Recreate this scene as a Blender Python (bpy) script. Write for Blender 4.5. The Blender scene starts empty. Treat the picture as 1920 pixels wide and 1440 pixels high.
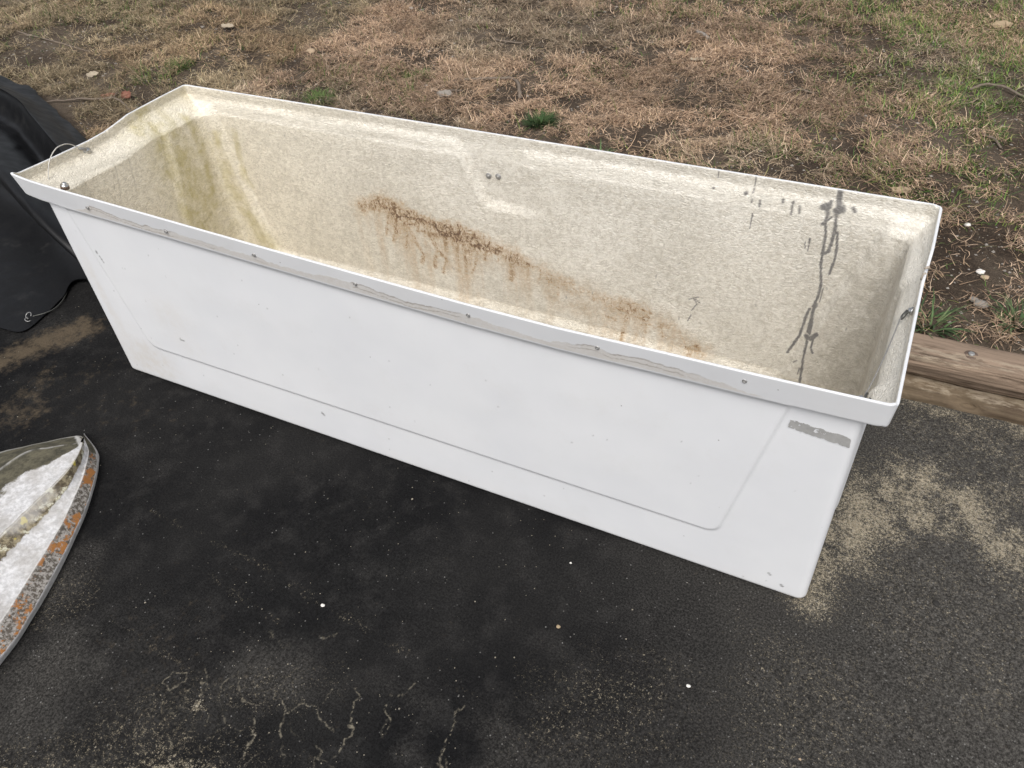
import bpy, math, random
import numpy as np
from mathutils import Vector, Matrix, Euler
random.seed(7)
RNG = np.random.default_rng(11)
scene = bpy.context.scene
COL = scene.collection

# ---------------------------------------------------------------- camera, light, exposure
cam_d = bpy.data.cameras.new('camera'); cam = bpy.data.objects.new('camera', cam_d); COL.objects.link(cam)
cam_d.sensor_width = 36.0; cam_d.lens = 1530.13 / 1920 * 36.0
cam_d.clip_start = 0.02; cam_d.clip_end = 400
_r = Vector((0.89333268, 0.44545749, -0.05936627)); _u = Vector((-0.26162854, 0.6229282, 0.73723196)); _f = Vector((-0.36538642, 0.64306149, -0.67302651))
M = Matrix((_r, _u, -_f)).transposed().to_4x4(); M.translation = Vector((1.946901, -1.1125864, 1.5627268))
cam.matrix_world = M
scene.camera = cam

SUN_EL, SUN_AZ = math.radians(54), math.radians(163)      # azimuth clockwise from +Y
w = bpy.data.worlds.new('World'); scene.world = w; w.use_nodes = True
nt = w.node_tree; nt.nodes.clear()
sky = nt.nodes.new('ShaderNodeTexSky'); sky.sky_type = 'NISHITA'; sky.sun_disc = False
sky.sun_elevation = SUN_EL; sky.sun_rotation = SUN_AZ; sky.air_density = 1.0; sky.dust_density = 4.0
hs = nt.nodes.new('ShaderNodeHueSaturation'); hs.inputs['Saturation'].default_value = 0.30
bg = nt.nodes.new('ShaderNodeBackground'); bg.inputs['Strength'].default_value = 0.135
wo = nt.nodes.new('ShaderNodeOutputWorld')
nt.links.new(sky.outputs[0], hs.inputs['Color']); nt.links.new(hs.outputs[0], bg.inputs[0]); nt.links.new(bg.outputs[0], wo.inputs[0])
sd = bpy.data.lights.new('sun', 'SUN'); sd.energy = 1.6; sd.angle = math.radians(34); sd.color = (1.0, 0.975, 0.94)
sun = bpy.data.objects.new('sun', sd); COL.objects.link(sun)
sdir = Vector((math.sin(SUN_AZ) * math.cos(SUN_EL), math.cos(SUN_AZ) * math.cos(SUN_EL), math.sin(SUN_EL)))
sun.rotation_euler = sdir.to_track_quat('Z', 'Y').to_euler(); sun.location = (0, -4, 8)
scene.view_settings.view_transform = 'Standard'; scene.view_settings.look = 'None'
scene.view_settings.gamma = 1.0; scene.view_settings.use_curve_mapping = False
if hasattr(scene, 'cycles'): scene.cycles.diffuse_bounces = 6; scene.cycles.max_bounces = 10
scene.view_settings.exposure = 0.21

# ---------------------------------------------------------------- helpers
def hash2(ix, iy, seed):
    h = (ix.astype(np.int64) * 374761393 + iy.astype(np.int64) * 668265263 + seed * 974634777) & 0x7fffffff
    h = ((h ^ (h >> 13)) * 1274126177) & 0x7fffffff
    h = ((h ^ (h >> 16)) * 2246822519) & 0x7fffffff
    return ((h ^ (h >> 15)) & 0xffffff) / float(0xffffff)
def vnoise(x, y, seed=0):
    x = np.asarray(x, float); y = np.asarray(y, float)
    ix = np.floor(x); iy = np.floor(y); fx = x - ix; fy = y - iy
    fx = fx * fx * (3 - 2 * fx); fy = fy * fy * (3 - 2 * fy)
    a = hash2(ix, iy, seed); b = hash2(ix + 1, iy, seed); c = hash2(ix, iy + 1, seed); d = hash2(ix + 1, iy + 1, seed)
    return (a * (1 - fx) + b * fx) * (1 - fy) + (c * (1 - fx) + d * fx) * fy
def fbm(x, y, octs=4, seed=0):
    s = 0; a = 0.5; t = 0
    for i in range(octs):
        s = s + a * vnoise(x * 2 ** i + 17.3 * i, y * 2 ** i - 9.1 * i, seed + i); t += a; a *= 0.5
    return s / t
def sstep(a, b, x):
    t = np.clip((np.asarray(x, float) - a) / (b - a), 0, 1); return t * t * (3 - 2 * t)
def poly_dist(px, py, pts):
    d = np.full(px.shape, 1e9)
    if len(pts) == 1: return np.hypot(px - pts[0][0], py - pts[0][1])
    for (x0, y0), (x1, y1) in zip(pts[:-1], pts[1:]):
        dx, dy = x1 - x0, y1 - y0; L = dx * dx + dy * dy + 1e-12
        t = np.clip(((px - x0) * dx + (py - y0) * dy) / L, 0, 1)
        d = np.minimum(d, np.hypot(px - x0 - t * dx, py - y0 - t * dy))
    return d
def stroke_apply(out, px, py, pts, fn, reach):
    xs = [p[0] for p in pts]; ys = [p[1] for p in pts]
    sel = np.nonzero((px > min(xs) - reach) & (px < max(xs) + reach) & (py > min(ys) - reach) & (py < max(ys) + reach))[0]
    if len(sel) == 0: return
    d = poly_dist(px[sel], py[sel], pts)
    out[sel] = np.maximum(out[sel], fn(d, px[sel], py[sel]))

def mesh_np(name, verts, faces, mat, parent=None, smooth=True, attrs=None, face_mat=None):
    """faces: (n,4) or (n,3) int array, or list of such arrays"""
    me = bpy.data.meshes.new(name)
    fl = faces if isinstance(faces, list) else [faces]
    nv = len(verts); me.vertices.add(nv); me.vertices.foreach_set('co', np.asarray(verts, np.float32).ravel())
    loops = np.concatenate([np.asarray(f, np.int32).ravel() for f in fl])
    sizes = np.concatenate([np.full(len(f), f.shape[1], np.int32) for f in fl])
    starts = np.concatenate([[0], np.cumsum(sizes)[:-1]]).astype(np.int32)
    me.loops.add(len(loops)); me.loops.foreach_set('vertex_index', loops)
    me.polygons.add(len(sizes)); me.polygons.foreach_set('loop_start', starts); me.polygons.foreach_set('loop_total', sizes)
    me.update(calc_edges=True)
    me.polygons.foreach_set('use_smooth', np.full(len(sizes), bool(smooth)))
    if attrs:
        for k, v in attrs.items():
            a = me.attributes.new(k, 'FLOAT_COLOR', 'POINT'); a.data.foreach_set('color', np.asarray(v, np.float32).ravel())
    me.materials.append(mat)
    o = bpy.data.objects.new(name, me); COL.objects.link(o)
    if parent is not None: o.parent = parent
    return o
def grid_faces(nu, nv, wrap_u=False):
    """vertex index = v*nu + u"""
    uu = np.arange(nu if wrap_u else nu - 1); vv = np.arange(nv - 1)
    U, V = np.meshgrid(uu, vv); U2 = (U + 1) % nu
    return np.stack([V * nu + U, V * nu + U2, (V + 1) * nu + U2, (V + 1) * nu + U], -1).reshape(-1, 4)
def tag(o, label, cat, group=None):
    o['label'] = label; o['category'] = cat
    if group: o['group'] = group
    return o
def kind(o, k): o['kind'] = k; return o
def empty(name, loc, label, cat, group=None):
    o = bpy.data.objects.new(name, None); COL.objects.link(o); o.location = loc; o.empty_display_size = 0.05
    tag(o, label, cat, group); return o
def adopt(o, parent):
    """parent a world-space mesh under a moved empty"""
    o.parent = parent; o.matrix_parent_inverse = Matrix.Translation(-Vector(parent.location)); return o
def catmull(pts, n):
    P = np.array(pts, float); P = np.vstack([2 * P[0] - P[1], P, 2 * P[-1] - P[-2]]); out = []
    for i in range(1, len(P) - 2):
        for t in np.linspace(0, 1, n, endpoint=False):
            a, b, c, d = P[i - 1], P[i], P[i + 1], P[i + 2]
            out.append(0.5 * (2 * b + (c - a) * t + (2 * a - 5 * b + 4 * c - d) * t * t + (3 * b - 3 * c + d - a) * t ** 3))
    out.append(P[-2]); return np.array(out)
def tube_arrays(path, rad, ns=8):
    P = np.array(path, float); n = len(P); rad = np.broadcast_to(np.asarray(rad, float), (n,))
    T = np.gradient(P, axis=0); T /= np.linalg.norm(T, axis=1)[:, None] + 1e-12
    up = np.array([0, 0, 1.0]) if abs(T[0][2]) < 0.9 else np.array([1.0, 0, 0])
    V = []
    nrm = np.cross(T[0], up); nrm /= np.linalg.norm(nrm)
    for i in range(n):
        nrm = nrm - T[i] * np.dot(nrm, T[i]); nrm /= np.linalg.norm(nrm) + 1e-12; b = np.cross(T[i], nrm)
        for k in range(ns):
            a = 2 * math.pi * k / ns; V.append(P[i] + rad[i] * (math.cos(a) * nrm + math.sin(a) * b))
    F = grid_faces(ns, n, True)
    V = np.array(V); c0 = len(V); V = np.vstack([V, P[0], P[-1]])
    k = np.arange(ns); k2 = (k + 1) % ns
    T0 = np.stack([np.full(ns, c0), k2, k], -1); T1 = np.stack([np.full(ns, c0 + 1), (n - 1) * ns + k, (n - 1) * ns + k2], -1)
    return V, [F, np.vstack([T0, T1])]
def join_arrays(items):
    V = []; Q = []; T = []; o = 0
    for v, fl in items:
        V.append(v)
        for f in fl: (Q if f.shape[1] == 4 else T).append(f + o)
        o += len(v)
    out = []
    if Q: out.append(np.vstack(Q))
    if T: out.append(np.vstack(T))
    return np.vstack(V), out
def lathe_arrays(profile, center, axis, ns=20):
    """profile: list of (radius, height along axis)"""
    z = Vector(axis).normalized(); x = z.orthogonal().normalized(); y = z.cross(x); c = Vector(center)
    V = []
    for r, h in profile:
        for k in range(ns):
            a = 2 * math.pi * k / ns; V.append(c + z * h + x * (r * math.cos(a)) + y * (r * math.sin(a)))
    V = np.array([tuple(v) for v in V]); n = len(profile)
    F = grid_faces(ns, n, True); c0 = len(V)
    V = np.vstack([V, np.array(tuple(c + z * profile[0][1])), np.array(tuple(c + z * profile[-1][1]))])
    k = np.arange(ns); k2 = (k + 1) % ns
    return V, [F, np.vstack([np.stack([np.full(ns, c0), k2, k], -1), np.stack([np.full(ns, c0 + 1), (n - 1) * ns + k, (n - 1) * ns + k2], -1)])]

# ---------------------------------------------------------------- material helpers
class NM:
    def __init__(s, name):
        s.m = bpy.data.materials.new(name); s.m.use_nodes = True; s.t = s.m.node_tree; s.t.nodes.clear()
        s.out = s.n('ShaderNodeOutputMaterial'); s.b = s.n('ShaderNodeBsdfPrincipled'); s.l(s.b.outputs[0], s.out.inputs[0])
        s.co = s.n('ShaderNodeTexCoord').outputs['Object']
    def n(s, t): return s.t.nodes.new(t)
    def l(s, a, b): s.t.links.new(a, b)
    def setin(s, sock, v):
        if hasattr(v, 'is_linked') or isinstance(v, bpy.types.NodeSocket): s.l(v, sock)
        elif isinstance(v, (tuple, list)) and len(v) == 3 and sock.type == 'RGBA': sock.default_value = (*v, 1)
        else: sock.default_value = v
    def map(s, scale=(1, 1, 1), rot=(0, 0, 0), src=None):
        m = s.n('ShaderNodeMapping'); s.l(src or s.co, m.inputs[0]); m.inputs['Scale'].default_value = scale; m.inputs['Rotation'].default_value = rot; return m.outputs[0]
    def noise(s, scale, detail=4, rough=0.55, vec=None, dist=0.0):
        n = s.n('ShaderNodeTexNoise'); s.l(vec or s.co, n.inputs['Vector']); n.inputs['Scale'].default_value = scale; n.inputs['Detail'].default_value = detail
        n.inputs['Roughness'].default_value = rough; n.inputs['Distortion'].default_value = dist; return n.outputs['Fac']
    def voro(s, scale, feature='F1', vec=None, out='Distance', rnd=1.0):
        n = s.n('ShaderNodeTexVoronoi'); n.feature = feature; s.l(vec or s.co, n.inputs['Vector']); n.inputs['Scale'].default_value = scale; n.inputs['Randomness'].default_value = rnd; return n.outputs[out]
    def math(s, op, a, b=0.0, c=None, clamp=False):
        n = s.n('ShaderNodeMath'); n.operation = op; n.use_clamp = clamp; s.setin(n.inputs[0], a); s.setin(n.inputs[1], b)
        if c is not None: s.setin(n.inputs[2], c)
        return n.outputs[0]
    def step(s, v, a, b, lo=0.0, hi=1.0):
        n = s.n('ShaderNodeMapRange'); n.interpolation_type = 'SMOOTHSTEP'; s.setin(n.inputs[0], v); s.setin(n.inputs[1], a); s.setin(n.inputs[2], b)
        n.inputs[3].default_value = lo; n.inputs[4].default_value = hi; return n.outputs[0]
    def mix(s, f, a, b, mode='MIX'):
        n = s.n('ShaderNodeMix'); n.data_type = 'RGBA'; n.blend_type = mode; s.setin(n.inputs[0], f); s.setin(n.inputs[6], a); s.setin(n.inputs[7], b); return n.outputs[2]
    def attr(s, name):
        n = s.n('ShaderNodeAttribute'); n.attribute_name = name; sp = s.n('ShaderNodeSeparateColor'); s.l(n.outputs['Color'], sp.inputs[0])
        return sp.outputs[0], sp.outputs[1], sp.outputs[2], n.outputs['Alpha'], n.outputs['Color']
    def bump(s, h, strength=0.3, dist=0.002, normal=None):
        n = s.n('ShaderNodeBump'); s.l(h, n.inputs['Height']); n.inputs['Strength'].default_value = strength; n.inputs['Distance'].default_value = dist
        if normal: s.l(normal, n.inputs['Normal'])
        return n.outputs[0]
    def done(s, color, rough=0.6, metal=0.0, normal=None, spec=0.5):
        s.setin(s.b.inputs['Base Color'], color); s.setin(s.b.inputs['Roughness'], rough); s.b.inputs['Metallic'].default_value = metal
        s.b.inputs['Specular IOR Level'].default_value = spec
        if normal: s.l(normal, s.b.inputs['Normal'])
        return s.m
# ---------------------------------------------------------------- materials
def mat_asphalt():
    k = NM('asphalt')
    sand, crack, dirt, wear_or_light, _ = k.attr('mask')
    big = k.noise(2.2, 5, 0.6); mid = k.noise(14, 5, 0.6); fine = k.noise(230, 3, 0.7); vf = k.noise(520, 2, 0.6)
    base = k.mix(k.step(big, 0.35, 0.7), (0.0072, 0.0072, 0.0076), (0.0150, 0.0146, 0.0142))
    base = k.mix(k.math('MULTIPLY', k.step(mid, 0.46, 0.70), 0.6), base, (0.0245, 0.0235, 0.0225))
    base = k.mix(wear_or_light, base, k.mix(k.step(fine, 0.3, 0.75), (0.034, 0.032, 0.029), (0.078, 0.073, 0.066)))
    grain = k.step(k.math('ADD', k.math('MULTIPLY', fine, 0.6), k.math('MULTIPLY', vf, 0.4)), 0.34, 0.68, 0.5, 1.65)
    base = k.mix(1.0, base, grain, 'MULTIPLY')
    # small pale stone chips showing through the sealer
    vc = k.voro(210, out='Color'); vd = k.voro(210)
    sp = k.n('ShaderNodeSeparateColor'); k.l(vc, sp.inputs[0])
    patch = k.step(k.noise(5.5, 4, 0.65), 0.42, 0.68, 0.0, 1.0)
    lim = k.math('SUBTRACT', 0.995, k.math('MULTIPLY', k.math('ADD', k.math('MULTIPLY', patch, 0.016), k.math('MULTIPLY', wear_or_light, 0.085)), 1.0))
    chip = k.math('MULTIPLY', k.math('GREATER_THAN', sp.outputs[0], lim), k.step(vd, 0.20, 0.42, 1.0, 0.0))
    base = k.mix(k.math('MULTIPLY', chip, k.math('MULTIPLY_ADD', sp.outputs[1], 0.65, 0.05)), base, k.mix(sp.outputs[2], (0.30, 0.295, 0.285), (0.21, 0.20, 0.185)))
    # damp brown dirt
    dn = k.step(k.math('ADD', dirt, k.math('MULTIPLY', k.math('SUBTRACT', k.noise(30, 6, 0.75), 0.5), 2.4)), 0.25, 1.15)
    base = k.mix(k.math('MULTIPLY', dn, 0.85), base, k.mix(fine, (0.05, 0.037, 0.024), (0.16, 0.125, 0.085)))
    # sand washed into the texture
    sn = k.math('ADD', k.math('MULTIPLY', k.noise(120, 5, 0.75), 0.55), k.math('MULTIPLY', k.noise(400, 3, 0.6), 0.45))
    sf = k.step(k.math('ADD', k.math('MULTIPLY', sand, 0.50), k.math('MULTIPLY', k.math('SUBTRACT', sn, 0.5), 2.5)), 0.14, 0.60)
    sf = k.math('MULTIPLY', sf, k.step(sand, 0.02, 0.14))
    scol = k.mix(k.step(k.noise(130, 5, 0.8), 0.34, 0.66), (0.16, 0.135, 0.092), (0.52, 0.45, 0.33))
    base = k.mix(k.math('MULTIPLY', sf, 0.88), base, scol)
    cf = k.math('MULTIPLY', crack, k.step(k.noise(120, 4, 0.7), 0.40, 0.58))
    base = k.mix(k.math('MULTIPLY', cf, 0.75), base, (0.23, 0.205, 0.155))
    h = k.math('ADD', k.math('MULTIPLY', k.voro(300), 0.5), k.math('ADD', k.math('MULTIPLY', fine, 0.7), k.math('MULTIPLY', mid, 1.2)))
    return k.done(base, k.step(wear_or_light, 0, 1, 0.80, 0.92), normal=k.bump(h, 0.32, 0.0016), spec=0.08)
def mat_soil():
    k = NM('soil')
    big = k.noise(2.6, 5, 0.6); fine = k.noise(60, 5, 0.7); vf = k.noise(240, 4, 0.7)
    c = k.mix(k.step(big, 0.35, 0.68), (0.050, 0.036, 0.026), (0.120, 0.094, 0.070))
    c = k.mix(k.math('MULTIPLY', k.step(fine, 0.52, 0.75), 0.55), c, (0.19, 0.145, 0.10))
    c = k.mix(1.0, c, k.step(vf, 0.3, 0.7, 0.6, 1.35), 'MULTIPLY')
    vd = k.voro(120); vc = k.voro(120, out='Color'); sp = k.n('ShaderNodeSeparateColor'); k.l(vc, sp.inputs[0])
    c = k.mix(k.math('MULTIPLY', k.math('GREATER_THAN', sp.outputs[0], 0.965), k.step(vd, 0.2, 0.4, 0.8, 0)), c, (0.33, 0.28, 0.21))
    h = k.math('ADD', k.math('MULTIPLY', fine, 1.0), k.math('MULTIPLY', vf, 0.5))
    return k.done(c, 0.95, normal=k.bump(h, 0.9, 0.008), spec=0.15)
def mat_blade():
    k = NM('grass_blade'); *_, c = k.attr('col')
    m = k.done(k.mix(1.0, c, k.step(k.noise(90, 2), 0.3, 0.7, 0.8, 1.15), 'MULTIPLY'), 0.75, spec=0.25); return m
def mat_gelcoat():
    k = NM('white_gelcoat')
    mark, resid, tan, edge, _ = k.attr('stain')
    n = k.noise(3.0, 4, 0.6); f = k.noise(45, 5, 0.7)
    c = k.mix(k.step(n, 0.3, 0.7), (0.715, 0.724, 0.745), (0.755, 0.761, 0.775))
    c = k.mix(k.math('MULTIPLY', k.step(k.noise(9, 6, 0.75), 0.50, 0.78), 0.16), c, (0.60, 0.585, 0.55))
    # fine hairline scuffs and pepper specks
    scr = k.noise(1.0, 3, 0.6, vec=k.map((7, 7, 130), (0, 0.55, 0)))
    c = k.mix(k.math('MULTIPLY', k.step(scr, 0.74, 0.82), 0.06), c, (0.52, 0.51, 0.50))
    vd = k.voro(46); sp = k.n('ShaderNodeSeparateColor'); k.l(k.voro(46, out='Color'), sp.inputs[0])
    pep = k.math('MULTIPLY', k.math('GREATER_THAN', sp.outputs[0], 0.95), k.step(vd, 0.04, 0.10, 0.8, 0))
    c = k.mix(pep, c, (0.19, 0.18, 0.17))
    c = k.mix(k.math('MULTIPLY', tan, k.step(f, 0.34, 0.66, 0.35, 0.9)), c, (0.60, 0.54, 0.46))
    rf = k.math('MULTIPLY', resid, k.step(k.noise(130, 4, 0.7), 0.25, 0.6, 0.55, 1.0))
    c = k.mix(rf, c, k.mix(k.noise(60, 4, 0.7, vec=k.map((0.4, 1, 2.2))), (0.47, 0.43, 0.385), (0.68, 0.65, 0.605)))
    c = k.mix(edge, c, (0.22, 0.175, 0.135))
    c = k.mix(mark, c, (0.09, 0.085, 0.08))
    wv = k.math('ADD', k.math('MULTIPLY', k.noise(4.5, 2), 1.0), k.math('MULTIPLY', rf, 0.05))
    return k.done(c, k.math('ADD', k.math('MULTIPLY', resid, 0.4), k.step(f, 0.3, 0.7, 0.36, 0.50)), normal=k.bump(wv, 0.12, 0.03), spec=0.45)
def mat_liner():
    k = NM('raw_fibreglass')
    rust, drip, moss, grime, _ = k.attr('stain')
    warm, edge, pale, spare, _ = k.attr('tone')
    n = k.noise(3.2, 5, 0.6); f = k.noise(70, 5, 0.7)
    c = k.mix(warm, (0.845, 0.81, 0.735), (0.925, 0.855, 0.71))
    c = k.mix(k.math('MULTIPLY', k.step(n, 0.38, 0.72), 0.28), c, (0.74, 0.69, 0.59))
    def ridge(v): return k.math('SUBTRACT', 1.0, k.math('MULTIPLY', k.math('ABSOLUTE', k.math('SUBTRACT', v, 0.5)), 5.0), clamp=True)
    a = ridge(k.noise(1.0, 2, 0.5, vec=k.map((62, 62, 170), (0, 0.42, 0)), dist=0.6))
    b = ridge(k.noise(1.0, 2, 0.5, vec=k.map((75, 75, 190), (0, -0.30, 0)), dist=0.6))
    d = ridge(k.noise(1.0, 2, 0.5, vec=k.map((170, 90, 70), (0, 0.2, 0.3)), dist=0.6))
    fib = k.math('MAXIMUM', k.math('MAXIMUM', a, b), k.math('MULTIPLY', d, 0.7))
    c = k.mix(k.math('MULTIPLY', k.math('MULTIPLY', k.step(fib, 0.62, 0.98), k.step(f, 0.36, 0.62)), 0.55), c, (0.36, 0.31, 0.235))
    c = k.mix(pale, c, (0.90, 0.86, 0.77))
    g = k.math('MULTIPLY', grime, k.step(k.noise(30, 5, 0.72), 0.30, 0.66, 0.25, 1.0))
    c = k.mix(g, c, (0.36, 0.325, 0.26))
    m = k.math('MULTIPLY', moss, k.step(k.noise(22, 6, 0.72), 0.30, 0.66, 0.3, 1.0))
    c = k.mix(k.math('MULTIPLY', m, 0.85), c, k.mix(k.noise(40, 4), (0.36, 0.305, 0.095), (0.56, 0.475, 0.21)))
    strands = k.step(k.noise(1.0, 4, 0.7, vec=k.map((95, 95, 70)), dist=1.5), 0.36, 0.60, 0.35, 1.0)
    r = k.math('MULTIPLY', rust, strands)
    rc = k.mix(k.step(r, 0.28, 0.95), (0.47, 0.285, 0.115), (0.105, 0.045, 0.017))
    c = k.mix(k.math('MINIMUM', k.math('MULTIPLY', r, 1.35), 0.92), c, rc)
    dk = k.mix(k.noise(160, 4, 0.7), (0.085, 0.08, 0.078), (0.23, 0.222, 0.215))
    c = k.mix(k.math('MULTIPLY', drip, k.step(k.noise(190, 4, 0.7), 0.2, 0.5, 0.7, 1.0)), c, dk)
    c = k.mix(edge, c, (0.80, 0.80, 0.78))
    h = k.math('ADD', fib, k.math('MULTIPLY', f, 0.5))
    nb = k.bump(h, 0.8, 0.0036)
    return k.done(c, 0.55, normal=nb, spec=0.4)
def mat_wood(name, tint):
    k = NM(name)
    *_, wear_or_light, _c = k.attr('mask')
    g = k.noise(1.0, 6, 0.65, vec=k.map((2.2, 34, 34)), dist=0.5); g2 = k.noise(1.0, 4, 0.7, vec=k.map((9, 140, 140)))
    b = k.noise(7, 5, 0.65)
    c = k.mix(k.step(g, 0.32, 0.68), tuple(x * 0.62 for x in tint), tint)
    c = k.mix(k.math('MULTIPLY', k.step(b, 0.50, 0.72), 0.5), c, (0.34, 0.265, 0.19))
    c = k.mix(k.math('MULTIPLY', k.step(k.noise(1.0, 5, 0.7, vec=k.map((5, 22, 22))), 0.50, 0.68), 0.8), c, (0.075, 0.052, 0.036))
    c = k.mix(k.math('MULTIPLY', k.math('MULTIPLY', wear_or_light, 0.6), k.step(k.noise(1, 5, 0.7, vec=k.map((14, 60, 60))), 0.46, 0.62)), c, (0.40, 0.335, 0.25))
    c = k.mix(k.math('MULTIPLY', k.step(g2, 0.60, 0.72), 0.6), c, (0.06, 0.042, 0.03))
    return k.done(c, 0.85, normal=k.bump(k.math('ADD', g, k.math('MULTIPLY', g2, 0.6)), 0.7, 0.004), spec=0.2)
def mat_vinyl():
    k = NM('black_vinyl')
    d = k.step(k.noise(11, 6, 0.72), 0.52, 0.75)
    c = k.mix(k.math('MULTIPLY', d, 0.6), (0.0045, 0.0045, 0.005), (0.030, 0.0285, 0.027))
    return k.done(c, k.step(k.noise(18, 4), 0.3, 0.7, 0.44, 0.58), normal=k.bump(k.noise(14, 4, 0.6), 0.10, 0.004), spec=0.30)
def mat_hull():
    k = NM('weathered_hull')
    strip, band, dark, rim, _ = k.attr('mask')
    f = k.noise(90, 5, 0.7); mdm = k.noise(28, 6, 0.75); n = k.noise(8, 4)
    c = k.mix(k.step(f, 0.35, 0.65), (0.46, 0.455, 0.455), (0.68, 0.675, 0.68))
    c = k.mix(k.math('MULTIPLY', k.step(k.noise(16, 5, .7), 0.40, 0.64), 0.55), c, (0.33, 0.305, 0.275))
    # dark algae film
    da = k.step(k.math('ADD', dark, k.math('MULTIPLY', k.math('SUBTRACT', mdm, 0.5), 0.9)), 0.42, 0.62)
    c = k.mix(da, c, k.mix(k.step(mdm, 0.35, 0.65), (0.050, 0.046, 0.032), (0.135, 0.122, 0.082)))
    # lichen crust on the step
    sa = k.step(k.math('ADD', strip, k.math('MULTIPLY', k.math('SUBTRACT', mdm, 0.5), 1.3)), 0.42, 0.60)
    lich = k.mix(k.step(k.noise(60, 5, 0.7), 0.40, 0.62), (0.085, 0.066, 0.042), (0.30, 0.255, 0.165))
    lich = k.mix(k.step(k.noise(34, 5, 0.7), 0.54, 0.62), lich, (0.58, 0.565, 0.44))
    lich = k.mix(k.step(k.noise(26, 2, 0.5, vec=k.map((1, 1, 1), (0.3, 0.9, 0.2))), 0.66, 0.70), lich, (0.47, 0.39, 0.06))
    c = k.mix(sa, c, lich)
    # outer band: grey film, pale flecks and orange rosettes
    bn = k.step(k.math('ADD', band, k.math('MULTIPLY', k.math('SUBTRACT', k.noise(75, 5, 0.75), 0.5), 1.2)), 0.45, 0.6)
    bc = k.mix(k.step(k.noise(120, 4, 0.7), 0.42, 0.6), (0.085, 0.072, 0.058), (0.33, 0.31, 0.285))
    vd = k.voro(19); spc = k.n('ShaderNodeSeparateColor'); k.l(k.voro(19, out='Color'), spc.inputs[0])
    ros = k.step(k.math('ADD', k.math('MULTIPLY', k.noise(21, 3, 0.55), 0.75), k.math('MULTIPLY', k.noise(85, 5, 0.7), 0.55)), 0.665, 0.72)
    bc = k.mix(ros, bc, k.mix(k.noise(110, 4), (0.22, 0.10, 0.032), (0.40, 0.165, 0.045)))
    c = k.mix(bn, c, bc)
    c = k.mix(k.math('MULTIPLY', rim, 0.85), c, k.mix(f, (0.46, 0.44, 0.41), (0.72, 0.71, 0.69)))
    return k.done(c, 0.75, normal=k.bump(k.math('ADD', f, k.math('MULTIPLY', sa, 0.8)), 0.6, 0.003), spec=0.3)
def mat_simple(name, col, rough=0.5, metal=0.0, var=0.25, sc=60, bump=0.2):
    k = NM(name); n = k.noise(sc, 4, 0.65)
    return k.done(k.mix(n, tuple(x * (1 - var) for x in col), tuple(min(1, x * (1 + var)) for x in col)), rough, metal, normal=k.bump(n, bump, 0.002))
MAT = dict(asphalt=mat_asphalt(), soil=mat_soil(), blade=mat_blade(), gel=mat_gelcoat(), liner=mat_liner(),
    wood=mat_wood('weathered_timber', (0.295, 0.218, 0.16)), wood2=mat_wood('rotted_timber', (0.155, 0.115, 0.075)), vinyl=mat_vinyl(), hull=mat_hull(),
    steel=mat_simple('stainless', (0.55, 0.55, 0.54), 0.32, 1.0, 0.15), rusty=mat_simple('rusty_steel', (0.15, 0.105, 0.08), 0.6, 0.3, 0.4, 200),
    galv=mat_simple('galvanised', (0.36, 0.355, 0.345), 0.45, 0.55, 0.3, 150), cable=mat_simple('coated_cable', (0.58, 0.56, 0.52), 0.45, 0.2, 0.2, 300),
    darksteel=mat_simple('dark_steel', (0.12, 0.12, 0.11), 0.5, 0.7, 0.4, 200), seal=mat_simple('old_sealant', (0.40, 0.35, 0.29), 0.8, 0, 0.35, 180, 0.6),
    sticker=mat_simple('worn_foil', (0.40, 0.395, 0.385), 0.5, 0.15, 0.3, 70), bark=mat_simple('twig_bark', (0.17, 0.135, 0.105), 0.9, 0, 0.4, 90, 0.6),
    greybark=mat_simple('grey_stick', (0.30, 0.275, 0.245), 0.9, 0, 0.35, 90, 0.6), redleaf=mat_simple('russet_leaf', (0.21, 0.085, 0.055), 0.7, 0, 0.35, 80),
    tanleaf=mat_simple('tan_leaf', (0.33, 0.25, 0.155), 0.7, 0, 0.3, 80), paleleaf=mat_simple('pale_leaf', (0.36, 0.30, 0.22), 0.7, 0, 0.25, 80),
    tanstone=mat_simple('tan_stone', (0.40, 0.30, 0.20), 0.8, 0, 0.25, 120, 0.4), whitestone=mat_simple('white_stone', (0.74, 0.71, 0.66), 0.7, 0, 0.12, 150, 0.3),
    greystone=mat_simple('grey_stone', (0.26, 0.235, 0.205), 0.85, 0, 0.3, 120, 0.5), grit=mat_simple('sand_grit', (0.27, 0.24, 0.185), 0.85, 0, 0.45, 40), darkchip=mat_simple('dark_chip', (0.02, 0.018, 0.016), 0.8, 0, 0.4, 100))

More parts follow.
